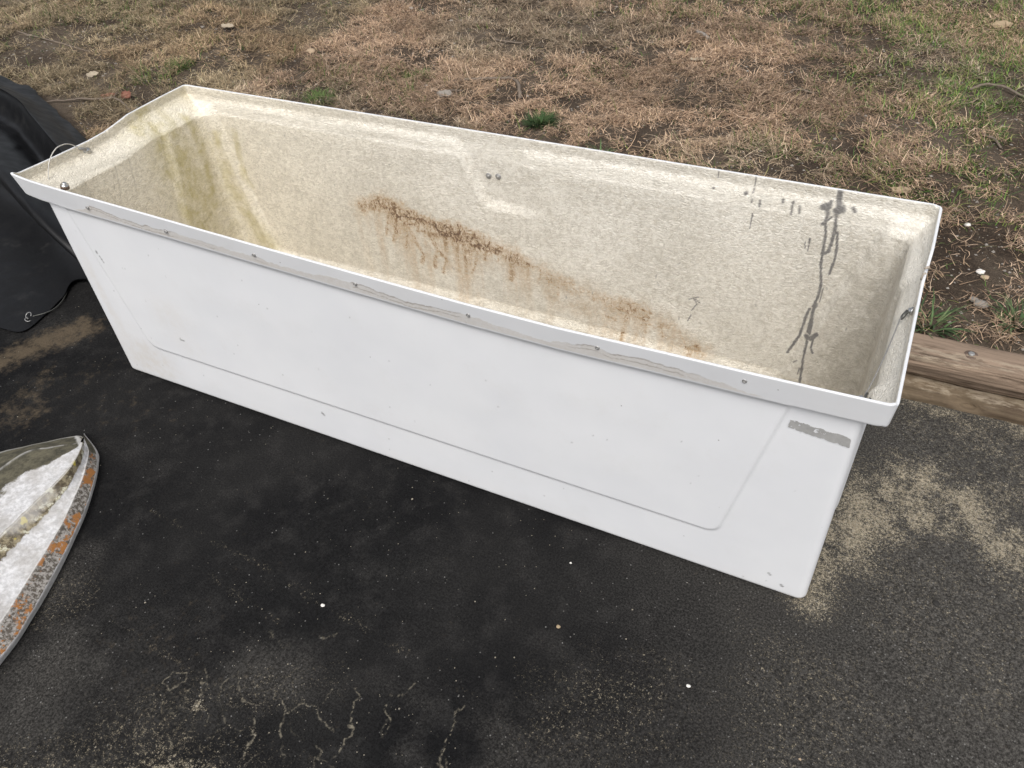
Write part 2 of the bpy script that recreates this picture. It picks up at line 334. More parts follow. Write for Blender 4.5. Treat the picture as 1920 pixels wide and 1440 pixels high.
# ---------------------------------------------------------------- asphalt drive
CRACKS = [
[(1.093,-.664),(1.117,-.672),(1.128,-.649),(1.165,-.639),(1.181,-.654),(1.216,-.659),(1.228,-.666)],
[(1.117,-.672),(1.127,-.701),(1.142,-.719)],[(1.057,-.711),(1.076,-.729),(1.092,-.768),(1.098,-.789)],
[(1.233,-.576),(1.236,-.615),(1.258,-.653),(1.259,-.677),(1.255,-.708)],[(1.436,-.509),(1.432,-.55),(1.44,-.597),(1.456,-.633)],
[(1.287,-.578),(1.311,-.602),(1.321,-.623)],[(1.128,-.649),(1.121,-.633)],[(1.065,-.635),(1.077,-.657)],[(1.211,-.572),(1.233,-.576)],[(1.169,-.628),(1.175,-.589)],
[(.842,-.705),(.868,-.69),(.885,-.71),(.862,-.742),(.838,-.735),(.842,-.705)]]
SPECKLINES = [[(.464,-.395),(.653,-.404),(.808,-.408),(.964,-.425),(1.041,-.441),(1.165,-.447),(1.276,-.457),(1.385,-.483),(1.437,-.478)],
[(2.093,-.094),(2.131,-.131),(2.154,-.155),(2.161,-.198),(2.178,-.222)],[(.745,-.478),(.816,-.492),(.892,-.502),(.966,-.512)],[(.603,-.666),(.698,-.671),(.832,-.685),(.879,-.688),(.941,-.697)]]
SAND = [([(2.044,.21),(2.08,.354),(2.14,.444),(2.249,.419),(2.322,.349),(2.409,.324),(2.6,.29)],.055,1),([(2.092,.273),(2.175,.352),(2.266,.35)],.055,.9),
([(2.033,.435),(2.012,.21),(2.004,.017)],.032,.75),([(2.087,.761),(2.233,.745),(2.395,.74),(2.8,.74)],.06,.72),([(2.236,.703),(2.34,.626),(2.401,.558)],.06,.62),
([(2.114,.651),(2.231,.618)],.06,.35),([(2.313,.483),(2.403,.504)],.06,.42),([(2.359,.256),(2.402,.231)],.05,.45),
([(.80,-1.0),(.858,-.940),(.966,-.879),(1.061,-.834)],.018,.9),([(.70,-1.02),(.812,-.900),(.887,-.819),(.922,-.766)],.04,.28),([(.982,-.843),(1.059,-.762)],.04,.22),
([(.938,-.737),(.947,-.743)],.009,.7),([(.911,-.871),(.959,-.82)],.03,.4),([(2.15,.16),(2.35,.10)],.10,.22),([(1.62,-.42),(1.75,-.36)],.07,.24)]
DIRT = [([(-.55,-.22),(-.427,-.181),(-.398,-.086),(-.372,-.004),(-.317,.077)],.055,1),([(-.376,-.063),(-.311,.007),(-.266,.098)],.03,.8),([(-.2,-.265),(-.229,-.125)],.05,.5),
([(-.30,-.40),(-.201,-.337),(-.116,-.277)],.06,.55),([(-.141,-.14),(-.076,-.034)],.06,.28),([(.738,-.638),(.854,-.709)],.1,.22),([(.125,-.221),(.236,-.127)],.06,.2),([(.02,-.18),(.10,-.12)],.05,.25)]
def axis_coords(lo, hi, step, flo, fhi):
    a = np.arange(lo, hi + step / 2, step)
    def ext(start, end):
        r = []; s = step; v = start
        while abs(v - end) > 1e-9:
            s *= 1.35; v = v + s if end > start else v - s
            if (end > start and v >= end) or (end < start and v <= end): v = end
            r.append(v)
        return r
    return np.array(ext(lo, flo)[::-1] + list(a) + ext(hi, fhi))
gx = axis_coords(-1.1, 2.75, 0.005, -60, 60); gy = axis_coords(-1.15, 0.80, 0.005, -60, 0.87)
gx = np.unique(np.round(np.concatenate([gx, np.arange(.83, 1.48, .002)]), 4)); gy = np.unique(np.round(np.concatenate([gy, np.arange(-.80, -.56, .002)]), 4))
X, Y = np.meshgrid(gx, gy); px = X.ravel(); py = Y.ravel()
sand = np.zeros(px.size); crack = sand.copy(); dirt = sand.copy()
wob = (fbm(px * 22, py * 22, 4, 5) - .5)
for pts, r, s in SAND: stroke_apply(sand, px, py, pts, lambda d, x, y, r=r, s=s: s * .92 * sstep(3.0 * r, -.3 * r, d + 1.6 * r * (fbm(x * 16, y * 16, 4, 3) - .5)), 3.2 * r)
for pts, r, s in DIRT: stroke_apply(dirt, px, py, pts, lambda d, x, y, r=r, s=s: s * sstep(2.0 * r, 0.1 * r, d + 1.2 * r * (fbm(x * 14, y * 14, 4, 8) - .5)), 3 * r)
for pts in CRACKS: stroke_apply(crack, px, py, pts, lambda d, x, y, pts=pts: sstep(.0023, .0004, poly_dist(x + .026 * (fbm(x * 42, y * 42, 5, 21) - .5), y + .026 * (fbm(x * 42, y * 42, 5, 22) - .5), pts)) * sstep(.08, .4, vnoise(x * 48, y * 48, 4)), .03)
for pts in SPECKLINES: stroke_apply(sand, px, py, pts, lambda d, x, y:   .15 * sstep(.014, .001, d + .03 * (fbm(x * 30, y * 30, 3, 9) - .5)), .05)
wear_or_light = .95 * sstep(1.35, 2.35, px + .35 * py + .25 * (fbm(px * 3, py * 3, 4, 2) - .5)) + .30 * sstep(.95, .80, px * .55 - py * .85 - .30 + .0 * px) * sstep(-.5, -.9, py)  # greyer right, darker before the box: its blocking of sky painted into the tone
wear_or_light = np.clip(wear_or_light + .40 * sstep(.50, .72, fbm(px * 5, py * 5, 5, 151)) * sstep(-.25, -.65, py) + .22 * sstep(.52, .70, fbm(px * 3, py * 7, 5, 152)) * sstep(.2, -.2, px * .8 + py * 0 - .2), 0, 1)
sand = sand * np.clip(.42 + .9 * sstep(.30, .70, .55 * fbm(px * 9, py * 9, 5, 35) + .45 * fbm(px * 40, py * 40, 4, 36)), 0, 1)
hair = np.zeros(px.size)
for i in range(26):
    cx, cy = RNG.uniform(.86, 1.55), RNG.uniform(-.86, -.54); a = RNG.normal(-1.1, .7); pts = [(cx, cy)]
    for j in range(int(RNG.integers(3, 8))):
        a += RNG.normal(0, .55); cx += .024 * math.cos(a); cy += .024 * math.sin(a); pts.append((cx, cy))
    stroke_apply(hair, px, py, pts, lambda d, x, y, pts=pts: .55 * sstep(.0021, .0004, poly_dist(x + .022 * (fbm(x * 50, y * 50, 5, 23) - .5), y + .022 * (fbm(x * 50, y * 50, 5, 24) - .5), pts)) * sstep(.25, .6, vnoise(x * 40, y * 40, 14)), .03)
crack = np.maximum(crack, hair)
# sandy bottom-left apron and the lighter bare band along the timber
sand = np.maximum(sand, .16 * sstep(.50, .72, fbm(px * 6, py * 6, 5, 161)) * sstep(-.40, -.70, py))
sand = np.maximum(sand, (.05 + .16 * sstep(.45, .7, fbm(px * 5, py * 5, 5, 162))) * sstep(1.5, 2.1, px + .3 * py))
sand = np.maximum(sand, .24 * sstep(-.70, -.92, py - .55 * (px - .95)) * sstep(1.35, .95, px) * fbm(px * 9, py * 9, 4, 31) * 1.5)
zz = (fbm(px * 1.3, py * 1.3, 3, 41) - .5) * .012 * sstep(0, .12, np.abs(px - 1) * 0 + np.clip(-py - .06, 0, 1) + np.clip(px - 2.05, 0, 1) + np.clip(-.1 - px, 0, 1)) * (py < .7)
o = mesh_np('asphalt', np.stack([px, py, np.minimum(zz, .002)], -1), grid_faces(len(gx), len(gy)), MAT['asphalt'], attrs={'mask': np.stack([sand, crack, dirt, wear_or_light], -1)})
kind(o, 'structure')
# loose sand grains and fine grit
def octa_cloud(name, P, S, mat):
    n = len(P); base = np.array([[1, 0, 0], [0, 1, 0], [-1, 0, 0], [0, -1, 0], [0, 0, .8], [0, 0, -.8]], float)
    a = RNG.uniform(0, 6.28, n); c, s = np.cos(a), np.sin(a)
    sc = S[:, None, None] * RNG.uniform(.6, 1.3, (n, 6, 1)); B = base[None] * sc
    V = np.stack([B[..., 0] * c[:, None] - B[..., 1] * s[:, None], B[..., 0] * s[:, None] + B[..., 1] * c[:, None], B[..., 2] * .8], -1) + P[:, None]
    t = np.array([[0, 1, 4], [1, 2, 4], [2, 3, 4], [3, 0, 4]]); F = (np.arange(n)[:, None, None] * 6 + t[None]).reshape(-1, 3)
    return mesh_np(name, V.reshape(-1, 3), F, mat, smooth=False)
prob = (np.clip(sand - .25, 0, 1) ** 1.2 * np.where(py < -.5, .35, 1) + .0006) * ((px > -1) & (px < 2.75) & (py > -1.1) & (py < .74))
out_box = ~((px > -.02) & (px < 2.0) & (py > -.02) & (py < .62)); prob = prob * out_box
idx = RNG.choice(px.size, 9000, p=prob / prob.sum())
P = np.stack([px[idx] + RNG.normal(0, .003, len(idx)), py[idx] + RNG.normal(0, .003, len(idx)), np.minimum(zz[idx], .002) + .0004], -1)
kind(octa_cloud('sand_grit', P, RNG.gamma(2.0, .00032, len(idx)) + .0004, MAT['grit']), 'stuff')
# ---------------------------------------------------------------- dock box
WB = np.array([(0, -.010), (1.990, 0), (1.985, .578), (.004, .562)], float)
WT = np.array([(-.012, -.006), (1.993, -.006), (1.993, .597), (-.012, .570)], float)
LB = np.array([(-.058, -.023), (2.029, -.027), (2.027, .627), (-.075, .596)], float)
LT = np.array([(-.063, -.032), (2.032, -.037), (2.028, .629), (-.077, .598)], float)
NF, NR, NBK, NL, NC = 700, 160, 820, 260, 10
def inset(q, d): return q + np.array([(d, d), (-d, d), (-d, -d), (d, -d)])
def ring(q, r):
    """rounded quad sampled with fixed counts; FL->FR->BR->BL, corner arcs in between"""
    out = []; cnt = [NF, NR, NBK, NL]; rr = np.broadcast_to(np.asarray(r, float), (4,))
    for i in range(4):
        a, b, c = q[i], q[(i + 1) % 4], q[(i + 2) % 4]; ab = (b - a) / np.linalg.norm(b - a); bc = (c - b) / np.linalg.norm(c - b)
        p0 = a + ab * rr[i]; p1 = b - ab * rr[(i + 1) % 4]
        t = np.linspace(0, 1, cnt[i])[:, None]; out.append(p0 + (p1 - p0) * t)
        p2 = b + bc * rr[(i + 1) % 4]; t = np.linspace(0, 1, NC + 2)[1:-1, None]
        out.append((1 - t) ** 2 * p1 + 2 * t * (1 - t) * b + t * t * p2)
    return np.vstack(out)
SIDE = np.concatenate([np.full(NF, 0), np.full(NC // 2, 0), np.full(NC - NC // 2, 1), np.full(NR, 1), np.full(NC // 2, 1), np.full(NC - NC // 2, 2), np.full(NBK, 2), np.full(NC // 2, 2), np.full(NC - NC // 2, 3), np.full(NL, 3), np.full(NC // 2, 3), np.full(NC - NC // 2, 0)])
NP = len(SIDE); NRM = np.array([(0, -1), (1, 0), (0, 1), (-1, 0)], float)[SIDE]
FZ = [(-.085, .650), (-.061, .647), (.0, .639), (.055, .636), (.125, .634), (.338, .629), (.719, .619), (1.026, .612), (1.246, .608), (1.444, .608), (1.64, .615), (1.791, .619), (1.922, .624), (2.03, .629)]
LZ = [(-.03, .645), (.074, .636), (.212, .627), (.270, .6265), (.31, .630), (.362, .6365), (.496, .634), (.598, .630)]
RZ = [(-.04, .629), (.15, .622), (.30, .620), (.37, .622), (.45, .631), (.629, .632)]
BZ = [(-.08, .630), (.9, .632), (2.03, .632)]
def interp(tab, v): return np.interp(v, [a for a, b in tab], [b for a, b in tab])
def rim_dz(x, y):
    d = np.stack([np.abs(y + .03), np.abs(x - 2.03), np.abs(y - (.598 + .0148 * (x + .077))), np.abs(x + .07)]) + 1e-4
    wgt = 1 / d ** 4; wgt /= wgt.sum(0)
    z = np.stack([interp(FZ, x) + .0050 + .0055 * np.sin(np.clip((x + .06) / 2.09, 0, 1) * math.pi), interp(RZ, y), interp(BZ, x), interp(LZ, y)])
    return (wgt * z).sum(0) - .631
def warp(x, y, z): return z + sstep(.38, .572, z) * rim_dz(x, y)
def smin(a, b, k):
    h = np.clip(.5 + .5 * (b - a) / k, 0, 1); return b * (1 - h) + a * h - k * h * (1 - h)
def panel(x, y, z, side, tw, inner):
    """outward bulge of the pressed wall panels"""
    zb = np.select([side == 0, side == 1, side == 2], [.143, .150, .098], .10)
    t = np.clip((z - .14) / .41, -.2, 1.1)
    F = smin(smin(z - zb, (x - (.160 - .092 * t)), .03), (1.784 + .085 * t) - x, .03)
    B = smin(smin(z - zb, (x - (.122 - .090 * t)), .03), (1.80 + .13 * t) - x, .03)
    E1 = smin(smin(z - zb, y - (.13 - .04 * t), .03), (.36 + .05 * t) - y, .03)
    E3 = smin(smin(z - zb, y - (.16 - .05 * t), .03), (.345 + .07 * t) - y, .03)
    tw = np.where(side == 0, tw, np.where(side == 2, .013, .016))
    sd = np.select([side == 0, side == 1, side == 2, side == 3], [F, E1, B, E3])
    amp = np.where(side == 0, .0055, np.where(side == 2, .018, .009))
    return amp * sstep(-tw, tw, sd)
def notch(x, z):
    e = .5 + .5 * sstep(.52, .555, z)[()]; m = 1.055 - .0 * z
    a = sstep(.890, .925, x + .42 * (z - .50) * (z > .42)) * (sstep(1.075, 1.035, x) * sstep(.505, .55, z) + sstep(1.15, .985, x) * (1 - sstep(.505, .55, z))) * sstep(.412, .445, z)
    return a
def build_rings(levels, inner):
    V = []
    for q, r, z in levels:
        xy = ring(q, r); x, y = xy[:, 0].copy(), xy[:, 1].copy()
        zarr = np.full(NP, z)
        bow = np.clip(np.sin(np.clip((x + .06) / 2.09, 0, 1) * math.pi), 0, 1)
        y = y - (SIDE == 0) * .006 * bow * sstep(.1, .57, z)
        x = x + (SIDE == 1) * .004 * sstep(.33, .47, y) * sstep(.5, .57, z)
        dsp = panel(x, y, zarr, SIDE, .018 if inner else .0045, inner) * (1 - (sstep(.560, .598, z) if inner else sstep(.561, .573, z)))
        x = x + NRM[:, 0] * dsp; y = y + NRM[:, 1] * dsp
        if .38 < z < .625:
            yl = .598 + .0148 * (x + .077) - (.0064 if inner else .0012); nm_ = notch(x, zarr) * (SIDE == 2); y = y + nm_ * (np.maximum(y, yl) - y)
        V.append(np.stack([x, y, warp(x, y, zarr)], -1))
    return np.concatenate(V)
def lerp(a, b, t): return a + (b - a) * t
RW, RL = .022, np.array([.010, .022, .020, .014])
def wall(z): return lerp(WB, WT, min(1, max(0, z / .55)))
lv = [(inset(WB, .014), RW, 0.0012), (inset(WB, .006), RW, .0032), (inset(WB, .0016), RW, .0070)]
for z in np.arange(.0115, .5485, .0042): lv.append((wall(z), RW, z))
for z, t in ((.552, .0), (.557, .06), (.562, .22), (.5655, .50), (.568, .76), (.5705, .92), (.5735, .985)): lv.append((lerp(WT, LB, t), lerp(np.full(4, RW), RL, t), z))
for z in np.linspace(.576, .6295, 26): lv.append((lerp(LB, LT, (z - .576) / .055), RL, z))
lv += [(inset(LT, .0008), RL, .6306), (inset(LT, .0030), RL * .8, .6312), (inset(LT, .0050), RL * .7, .6306)]
VS = build_rings(lv, False); NS = len(lv)
box = empty('dock_box', (1.0, .29, 0), 'long open white fibreglass dock box without its lid, stained inside, standing on the asphalt', 'dock box')
side = np.tile(SIDE, NS); xs, ys, zs = VS[:, 0], VS[:, 1], VS[:, 2]
z0 = np.repeat([l[2] for l in lv], NP)
markA = np.zeros(len(VS)); resid = markA.copy(); tan = markA.copy(); edgeA = markA.copy()
fr = side == 0
MARKS = [([(.113, .452), (.1135, .446)], .0032), ([(.118, .437), (.123, .420)], .0022), ([(.741, .097), (.746, .091)], .0034), ([(1.935, .036), (1.939, .032)], .0026), ([(1.905, .062), (1.91, .058)], .0022), ([(.30, .215), (.315, .212)], .0022)]
fi = np.nonzero(fr & (z0 < .55))[0]; mk = np.zeros(len(fi))
for pts, r in MARKS: stroke_apply(mk, xs[fi], zs[fi], pts, lambda d, x, y, r=r: sstep(r * 1.5, r * .4, d) * (.45 + .5 * vnoise(x * 300, y * 300, 3)), r * 3)
for i in range(45):
    cx, cz = RNG.uniform(.05, 1.95), RNG.uniform(.02, .5); rr = RNG.choice([.0016, .0022])
    stroke_apply(mk, xs[fi], zs[fi], [(cx, cz)], lambda d, x, y, rr=rr: .4 * sstep(rr * 1.5, rr * .3, d), rr * 3)
markA[fi] = mk
# rubbed tan dirt near the lower left corner and along the foot
tn = .50 * sstep(.16, .0, np.hypot((xs[fi] - .10) * .9, (zs[fi] - .075) * 1.1) + .09 * (fbm(xs[fi] * 16 + zs[fi] * 10, zs[fi] * 24, 4, 6) - .5))
tn = np.maximum(tn, .40 * sstep(.05, .0, np.abs(xs[fi] - .055 + .10 * (zs[fi] - .25)) + .06 * (fbm(xs[fi] * 30, zs[fi] * 6, 4, 12) - .3)) * sstep(.5, .3, zs[fi]))
tn = np.maximum(tn, .20 * sstep(.05, .0, zs[fi]) * fbm(xs[fi] * 12, zs[fi] * 30, 4, 19) * 1.6)
tn = np.maximum(tn, .25 * sstep(.12, 0, np.hypot(xs[fi] - .30, (zs[fi] - .25) * .7)) * fbm(xs[fi] * 9, zs[fi] * 9, 4, 29) * 1.5)
tan[fi] = tn
# strip of old gasket residue on the lip face
li = np.nonzero(fr & (z0 >= .574) & (z0 <= .63))[0]; lx = xs[li]; lz = z0[li]
prof = [(.12, .0), (.165, .010), (.20, .027), (.26, .024), (.30, .013), (.42, .016), (.46, .020), (.60, .018), (.70, .019), (.78, .013), (.86, .018), (.98, .026), (1.03, .020), (1.10, .013), (1.18, .020), (1.25, .027), (1.30, .020), (1.36, .015), (1.42, .012), (1.46, .021), (1.51, .030), (1.54, .022), (1.60, .026), (1.66, .021), (1.73, .017), (1.78, .009), (1.83, .0)]
hgt = interp(prof, lx) + .012 * (fbm(lx * 55, lz * 40, 5, 51) - .5)
e = hgt - (lz - .5745); resid[li] = .72 * sstep(-.0005, .001, e) * sstep(.115, .14, lx) * sstep(1.84, 1.80, lx)
ln = np.maximum(sstep(.0022, .0004, np.abs(e)), .8 * sstep(.0018, .0004, np.abs(e - .011 - .008 * (fbm(lx * 9, lz * 0, 4, 58) - .5)))) * sstep(.44, .62, fbm(lx * 14, lz * 5, 4, 57)) * (resid[li] > -.1) * sstep(.13, .16, lx) * sstep(1.82, 1.78, lx)
edgeA[li] = .75 * ln
tan[li] = np.maximum(tan[li], .5 * resid[li] * sstep(.45, .7, fbm(lx * 8, lz * 30, 4, 61)))
shell_f = grid_faces(NP, NS, True)
# floor cap of the shell
c0 = len(VS); VS2 = np.vstack([VS, [[1.0, .29, .0012]]]); kk = np.arange(NP); cap = np.stack([np.full(NP, c0), (kk + 1) % NP, kk], -1)
st = np.vstack([np.stack([markA, resid, tan, edgeA], -1), np.zeros((1, 4))])
shell = mesh_np('shell', VS2, [shell_f, cap], MAT['gel'], attrs={'stain': st}); adopt(shell, box)

# ---- inner liner (raw fibreglass side)
WTi, WBi = inset(WT, .006), inset(WB, .006)
def walli(z): return lerp(WBi, WTi, min(1, max(0, z / .55)))
LTi = inset(LT, .0050)
lv = [(LTi, RL * .7, .6306), (inset(LTi, .0008), RL * .7, .6298)]
for z in np.linspace(.6275, .608, 10): lv.append((inset(LTi, .0012), RL * .8, z))
for t in np.linspace(0, 1, 20)[1:]:          # sloping ledge from lip to wall
    s = t * t * (3 - 2 * t); zz_ = .608 - .050 * t
    lv.append((lerp(inset(LTi, .0012), WTi, .35 * t + .65 * s), lerp(RL * .8, np.full(4, .035), t), zz_))
for z in np.arange(.555, .060, -.0030): lv.append((walli(z), .035, z))
for a in np.linspace(0, math.pi / 2, 14)[1:]:
    z = .060 - .039 * math.sin(a); lv.append((inset(walli(z), .05 * (1 - math.cos(a))), .04, z))
lv += [(inset(walli(.02), .12), .04, .0215), (inset(walli(.02), .2), .04, .0212), (inset(walli(.02), .27), .008, .021)]
VL = build_rings(lv, True); NLv = len(lv); z0 = np.repeat([l[2] for l in lv], NP); side = np.tile(SIDE, NLv)
x, y, z = VL[:, 0], VL[:, 1], VL[:, 2]
n_ = len(VL); rust = np.zeros(n_); drip = rust.copy(); moss = rust.copy(); grime = rust.copy()
RUST=[ ([(.516,0.338),(.552,0.348),(.581,0.358),(.61,0.37),(.621,0.359)],0.022), ([(.547,0.357),(.576,0.35),(.579,0.335)],0.006), ([(.605,0.381),(.624,0.36),(.611,0.342)],0.007), ([(.608,0.325),(.591,0.256)],0.007), ([(.634,0.324),(.629,0.278),(.615,0.242)],0.009), ([(.656,0.339),(.676,0.336),(.691,0.334)],0.013), ([(.673,0.339),(.669,0.3),(.656,0.225)],0.008), ([(.672,0.313),(.689,0.259),(.716,0.219),(.704,0.189)],0.009), ([(.691,0.311),(.72,0.333),(.735,0.346)],0.008), ([(.717,0.33),(.705,0.295),(.728,0.3)],0.006), ([(.769,0.316),(.791,0.336),(.811,0.344)],0.013), ([(.746,0.292),(.779,0.299),(.806,0.305)],0.018), ([(.745,0.285),(.766,0.251),(.751,0.187)],0.009), ([(.772,0.245),(.794,0.218),(.778,0.173)],0.008), ([(.829,0.291),(.854,0.291),(.88,0.3)],0.009), ([(.848,0.289),(.876,0.324),(.872,0.345)],0.005), ([(.851,0.293),(.859,0.279)],0.01), ([(.877,0.27),(.915,0.286),(.952,0.288),(.97,0.286)],0.016), ([(.903,0.283),(.895,0.236),(.878,0.192)],0.006), ([(.927,0.282),(.924,0.25)],0.006), ([(1.015,0.281),(1.029,0.272)],0.009), ([(.993,0.273),(1.046,0.267)],0.014), ([(1.016,0.259),(1.007,0.205)],0.012), ]
RUST_DIFFUSE=[ ([(.635,0.292),(.732,0.282),(.825,0.258),(.912,0.246)],0.04), ([(.791,0.197),(.882,0.206)],0.03), ([(.997,0.248),(1.069,0.247)],0.03), ([(1.098,0.235),(1.184,0.219),(1.241,0.222)],0.035), ([(1.207,0.16),(1.326,0.181),(1.407,0.191),(1.461,0.181)],0.03), ([(1.126,0.19),(1.154,0.158)],0.03), ]
RUST_LOW=[ ([(1.364,0.191),(1.352,0.135),(1.351,0.094)],0.008), ([(1.298,0.153),(1.327,0.148)],0.008), ([(1.385,0.204),(1.428,0.197)],0.006), ([(1.413,0.193),(1.416,0.128)],0.005), ([(1.457,0.167),(1.465,0.13)],0.004), ([(1.535,0.112),(1.56,0.126)],0.008), ([(1.55,0.123),(1.545,0.095)],0.008), ([(1.155,0.212),(1.155,0.185)],0.006), ]
DRIPS=[ ([(1.824,0.647),(1.826,0.623),(1.83,0.597)],0.0065), ([(1.829,0.586),(1.840,0.590)],0.0088), ([(1.829,0.604),(1.833,0.586)],0.0075), ([(1.799,0.588),(1.810,0.592)],0.0085), ([(1.806,0.586),(1.811,0.576)],0.005), ([(1.8125,0.603),(1.81,0.589)],0.0042), ([(1.812,0.578),(1.811,0.557),(1.806,0.548)],0.004), ([(1.822,0.57),(1.811,0.556)],0.0025), ([(1.812,0.554),(1.818,0.519),(1.819,0.486),(1.822,0.444),(1.833,0.394)],0.0032), ([(1.829,0.581),(1.834,0.551),(1.834,0.518),(1.832,0.484),(1.825,0.476)],0.0042), ([(1.841,0.536),(1.848,0.493),(1.849,0.463),(1.845,0.425)],0.0032), ([(1.833,0.394),(1.833,0.357),(1.827,0.328)],0.0036), ([(1.831,0.338),(1.829,0.309),(1.834,0.253)],0.0045), ([(1.82,0.319),(1.816,0.291),(1.812,0.236),(1.792,0.176)],0.0036), ([(1.827,0.29),(1.828,0.251)],0.002), ([(1.827,0.24),(1.839,0.244),(1.851,0.263)],0.006), ([(1.847,0.252),(1.845,0.221),(1.852,0.206)],0.0028), ([(1.833,0.237),(1.834,0.187),(1.84,0.099)],0.0034), ([(1.786,0.507),(1.787,0.474)],0.0022), ([(1.777,0.497),(1.78,0.48)],0.001), ([(1.839,0.384),(1.839,0.345)],0.0012), ([(1.734,0.589),(1.734,0.559)],0.0026), ([(1.749,0.582),(1.751,0.565)],0.0022), ([(1.711,0.59),(1.712,0.584)],0.004), ([(1.661,0.58),(1.662,0.565)],0.0028), ([(1.643,0.58),(1.643,0.571)],0.002), ([(1.626,0.589),(1.627,0.591)],0.005), ([(1.65,0.543),(1.649,0.505)],0.0012), ([(1.861,0.596),(1.866,0.591)],0.0045), ([(1.557,0.635),(1.557,0.614)],0.0012), ([(1.641,0.642),(1.643,0.598),(1.641,0.592)],0.0016), ([(1.551,0.589),(1.552,0.59)],0.003), ([(1.821,0.172),(1.813,0.162)],0.001), ([(1.831,0.149),(1.83,0.128)],0.0012), ([(1.724,0.647),(1.726,0.645)],0.004), ([(1.524,0.269),(1.549,0.283)],0.0012), ([(1.536,0.277),(1.547,0.26),(1.535,0.237)],0.0012), ([(1.542,0.274),(1.555,0.265)],0.001), ([(1.528,0.201),(1.536,0.224)],0.001), ] 
MOSS_LEFT = [([(.413,.609),(.389,.547),(.378,.468),(.394,.371),(.383,.308)],.014),([(.509,.567),(.52,.478),(.511,.379),(.492,.295)],.02),([(.424,.53),(.435,.395),(.416,.29),(.41,.20)],.065),([(.42,.62),(.36,.60)],.02)]
LINES_LEFT = [([(.233,.611),(.22,.527),(.193,.445)],.0028),([(.278,.574),(.263,.492),(.243,.4)],.0022),([(.410,.605),(.392,.50),(.393,.371),(.383,.30)],.0035),([(.10,.585),(.085,.56)],.0025)]
MOSS_BACK = [([(.085,.51),(.08,.439),(.081,.353),(.095,.332)],.010),([(.028,.501),(.024,.434)],.012),([(.016,.40),(.052,.25),(.113,.10)],.03)]
bi = np.nonzero((side == 2) & (z0 < .6306))[0]; bx, bz = x[bi], z[bi]
A = np.zeros(len(bi))
for pts, r in RUST: stroke_apply(A, bx, bz, pts, lambda d, u, v, r=r: sstep(1.55 * r, .1 * r, d + 1.1 * r * (fbm(u * 75, v * 45, 4, 5) - .45)) * (.40 + .60 * fbm(u * 60, v * 30, 3, 6)), 3.2 * r)
for pts, r in RUST_LOW: stroke_apply(A, bx, bz, pts, lambda d, u, v, r=r: .85 * sstep(1.5 * r, .1 * r, d + 1.1 * r * (fbm(u * 80, v * 50, 4, 15) - .45)) * (.4 + .6 * fbm(u * 70, v * 40, 3, 16)), 3.2 * r)
# fine spidery threads in the rust
thr = 1 - np.abs(2 * fbm(bx * 60, bz * 48, 3, 91) - 1) * 7
A = np.maximum(A, np.clip(thr, 0, 1) * .9 * sstep(.06, .45, A)); A = np.clip(A * 1.15, 0, 1)
rust[bi] = A
# rust runs below the marks
B = np.zeros(len(bi))
for pts, r in RUST_DIFFUSE: stroke_apply(B, bx, bz, pts, lambda d, u, v, r=r: sstep(1.9 * r, 0, d + .9 * r * (fbm(u * 30, v * 14, 4, 25) - .5)) * (.05 + 1.0 * fbm(u * 55, v * 9, 4, 26)), 3 * r)
rl = np.interp(bx, [.45, .52, .60, .66, .73, .80, .88, .95, 1.03, 1.12, 1.22, 1.36, 1.46, 1.56], [.345, .350, .372, .350, .340, .325, .315, .298, .285, .245, .225, .205, .180, .125])
ra = np.interp(bx, [.46, .52, .58, .64, .74, .88, .96, 1.00, 1.03, 1.08, 1.2, 1.30, 1.36, 1.45, 1.53, 1.56, 1.62], [.0, .45, .75, 1., 1., .95, .75, .55, .8, .48, .36, .46, .68, .44, .34, .55, .0])
dd = rl - bz + .040 * (fbm(bx * 17, bz * 17, 4, 141) - .5)
Lr = .022 + .150 * sstep(.34, .72, fbm(bx * 30, bz * 2, 4, 142))
halo = ra * np.exp(-np.maximum(dd, 0) / Lr) * sstep(-.035, .006, dd)
stk = np.clip(halo * (-.15 + 1.5 * fbm(bx * 85, bz * 9, 4, 143)), 0, 1)
web = np.clip(1 - np.abs(2 * fbm(bx * 46, bz * 40, 5, 144) - 1) * 5.5, 0, 1) * ra * np.exp(-((dd - .012) / .034) ** 2)
spots = sstep(.58, .72, fbm(bx * 34, bz * 34, 4, 145)) * ra * np.exp(-((dd - .010) / .030) ** 2)
rust[bi] = np.clip(np.maximum.reduce([.80 * rust[bi], .42 * B, 0.36 * halo + .75 * stk, .40 * halo + 1.25 * web, 1.15 * spots, .62 * np.exp(-((bz - .076) / .009) ** 2) * sstep(.42, .62, fbm(bx * 22, bz * 40, 5, 147)) * sstep(.5, .9, bx)]), 0, 1); G = .7 * B
G = np.maximum(G, .55 * sstep(.20, .07, bz + .06 * (fbm(bx * 6, bz * 6, 4, 33) - .5)) * sstep(.40, .9, bx) * fbm(bx * 10, bz * 16, 4, 34) * 1.4)
G = np.maximum(G, .55 * sstep(.05, .0, np.abs(bz - .33 - .02 * np.sin(bx * 5))) * 0 )
G = np.maximum(G, .55 * sstep(1.66, 1.95, bx + .1 * (fbm(bx * 5, bz * 5, 3, 35) - .5)) * sstep(.57, .50, bz))
G = np.maximum(G, .32 * sstep(.35, .65, fbm(bx * 2.3, bz * 3.5, 4, 36)) * sstep(.57, .52, bz))
grime[bi] = np.clip(G, 0, 1)
D = np.zeros(len(bi))
for pts, r in DRIPS: stroke_apply(D, bx, bz, pts, lambda d, u, v, r=max(.9 * r, .0014): sstep(r * 1.25, r * .75, d + r * .8 * (fbm(u * 220, v * 160, 3, 45) - .5)) * .93, 3 * r + .004)
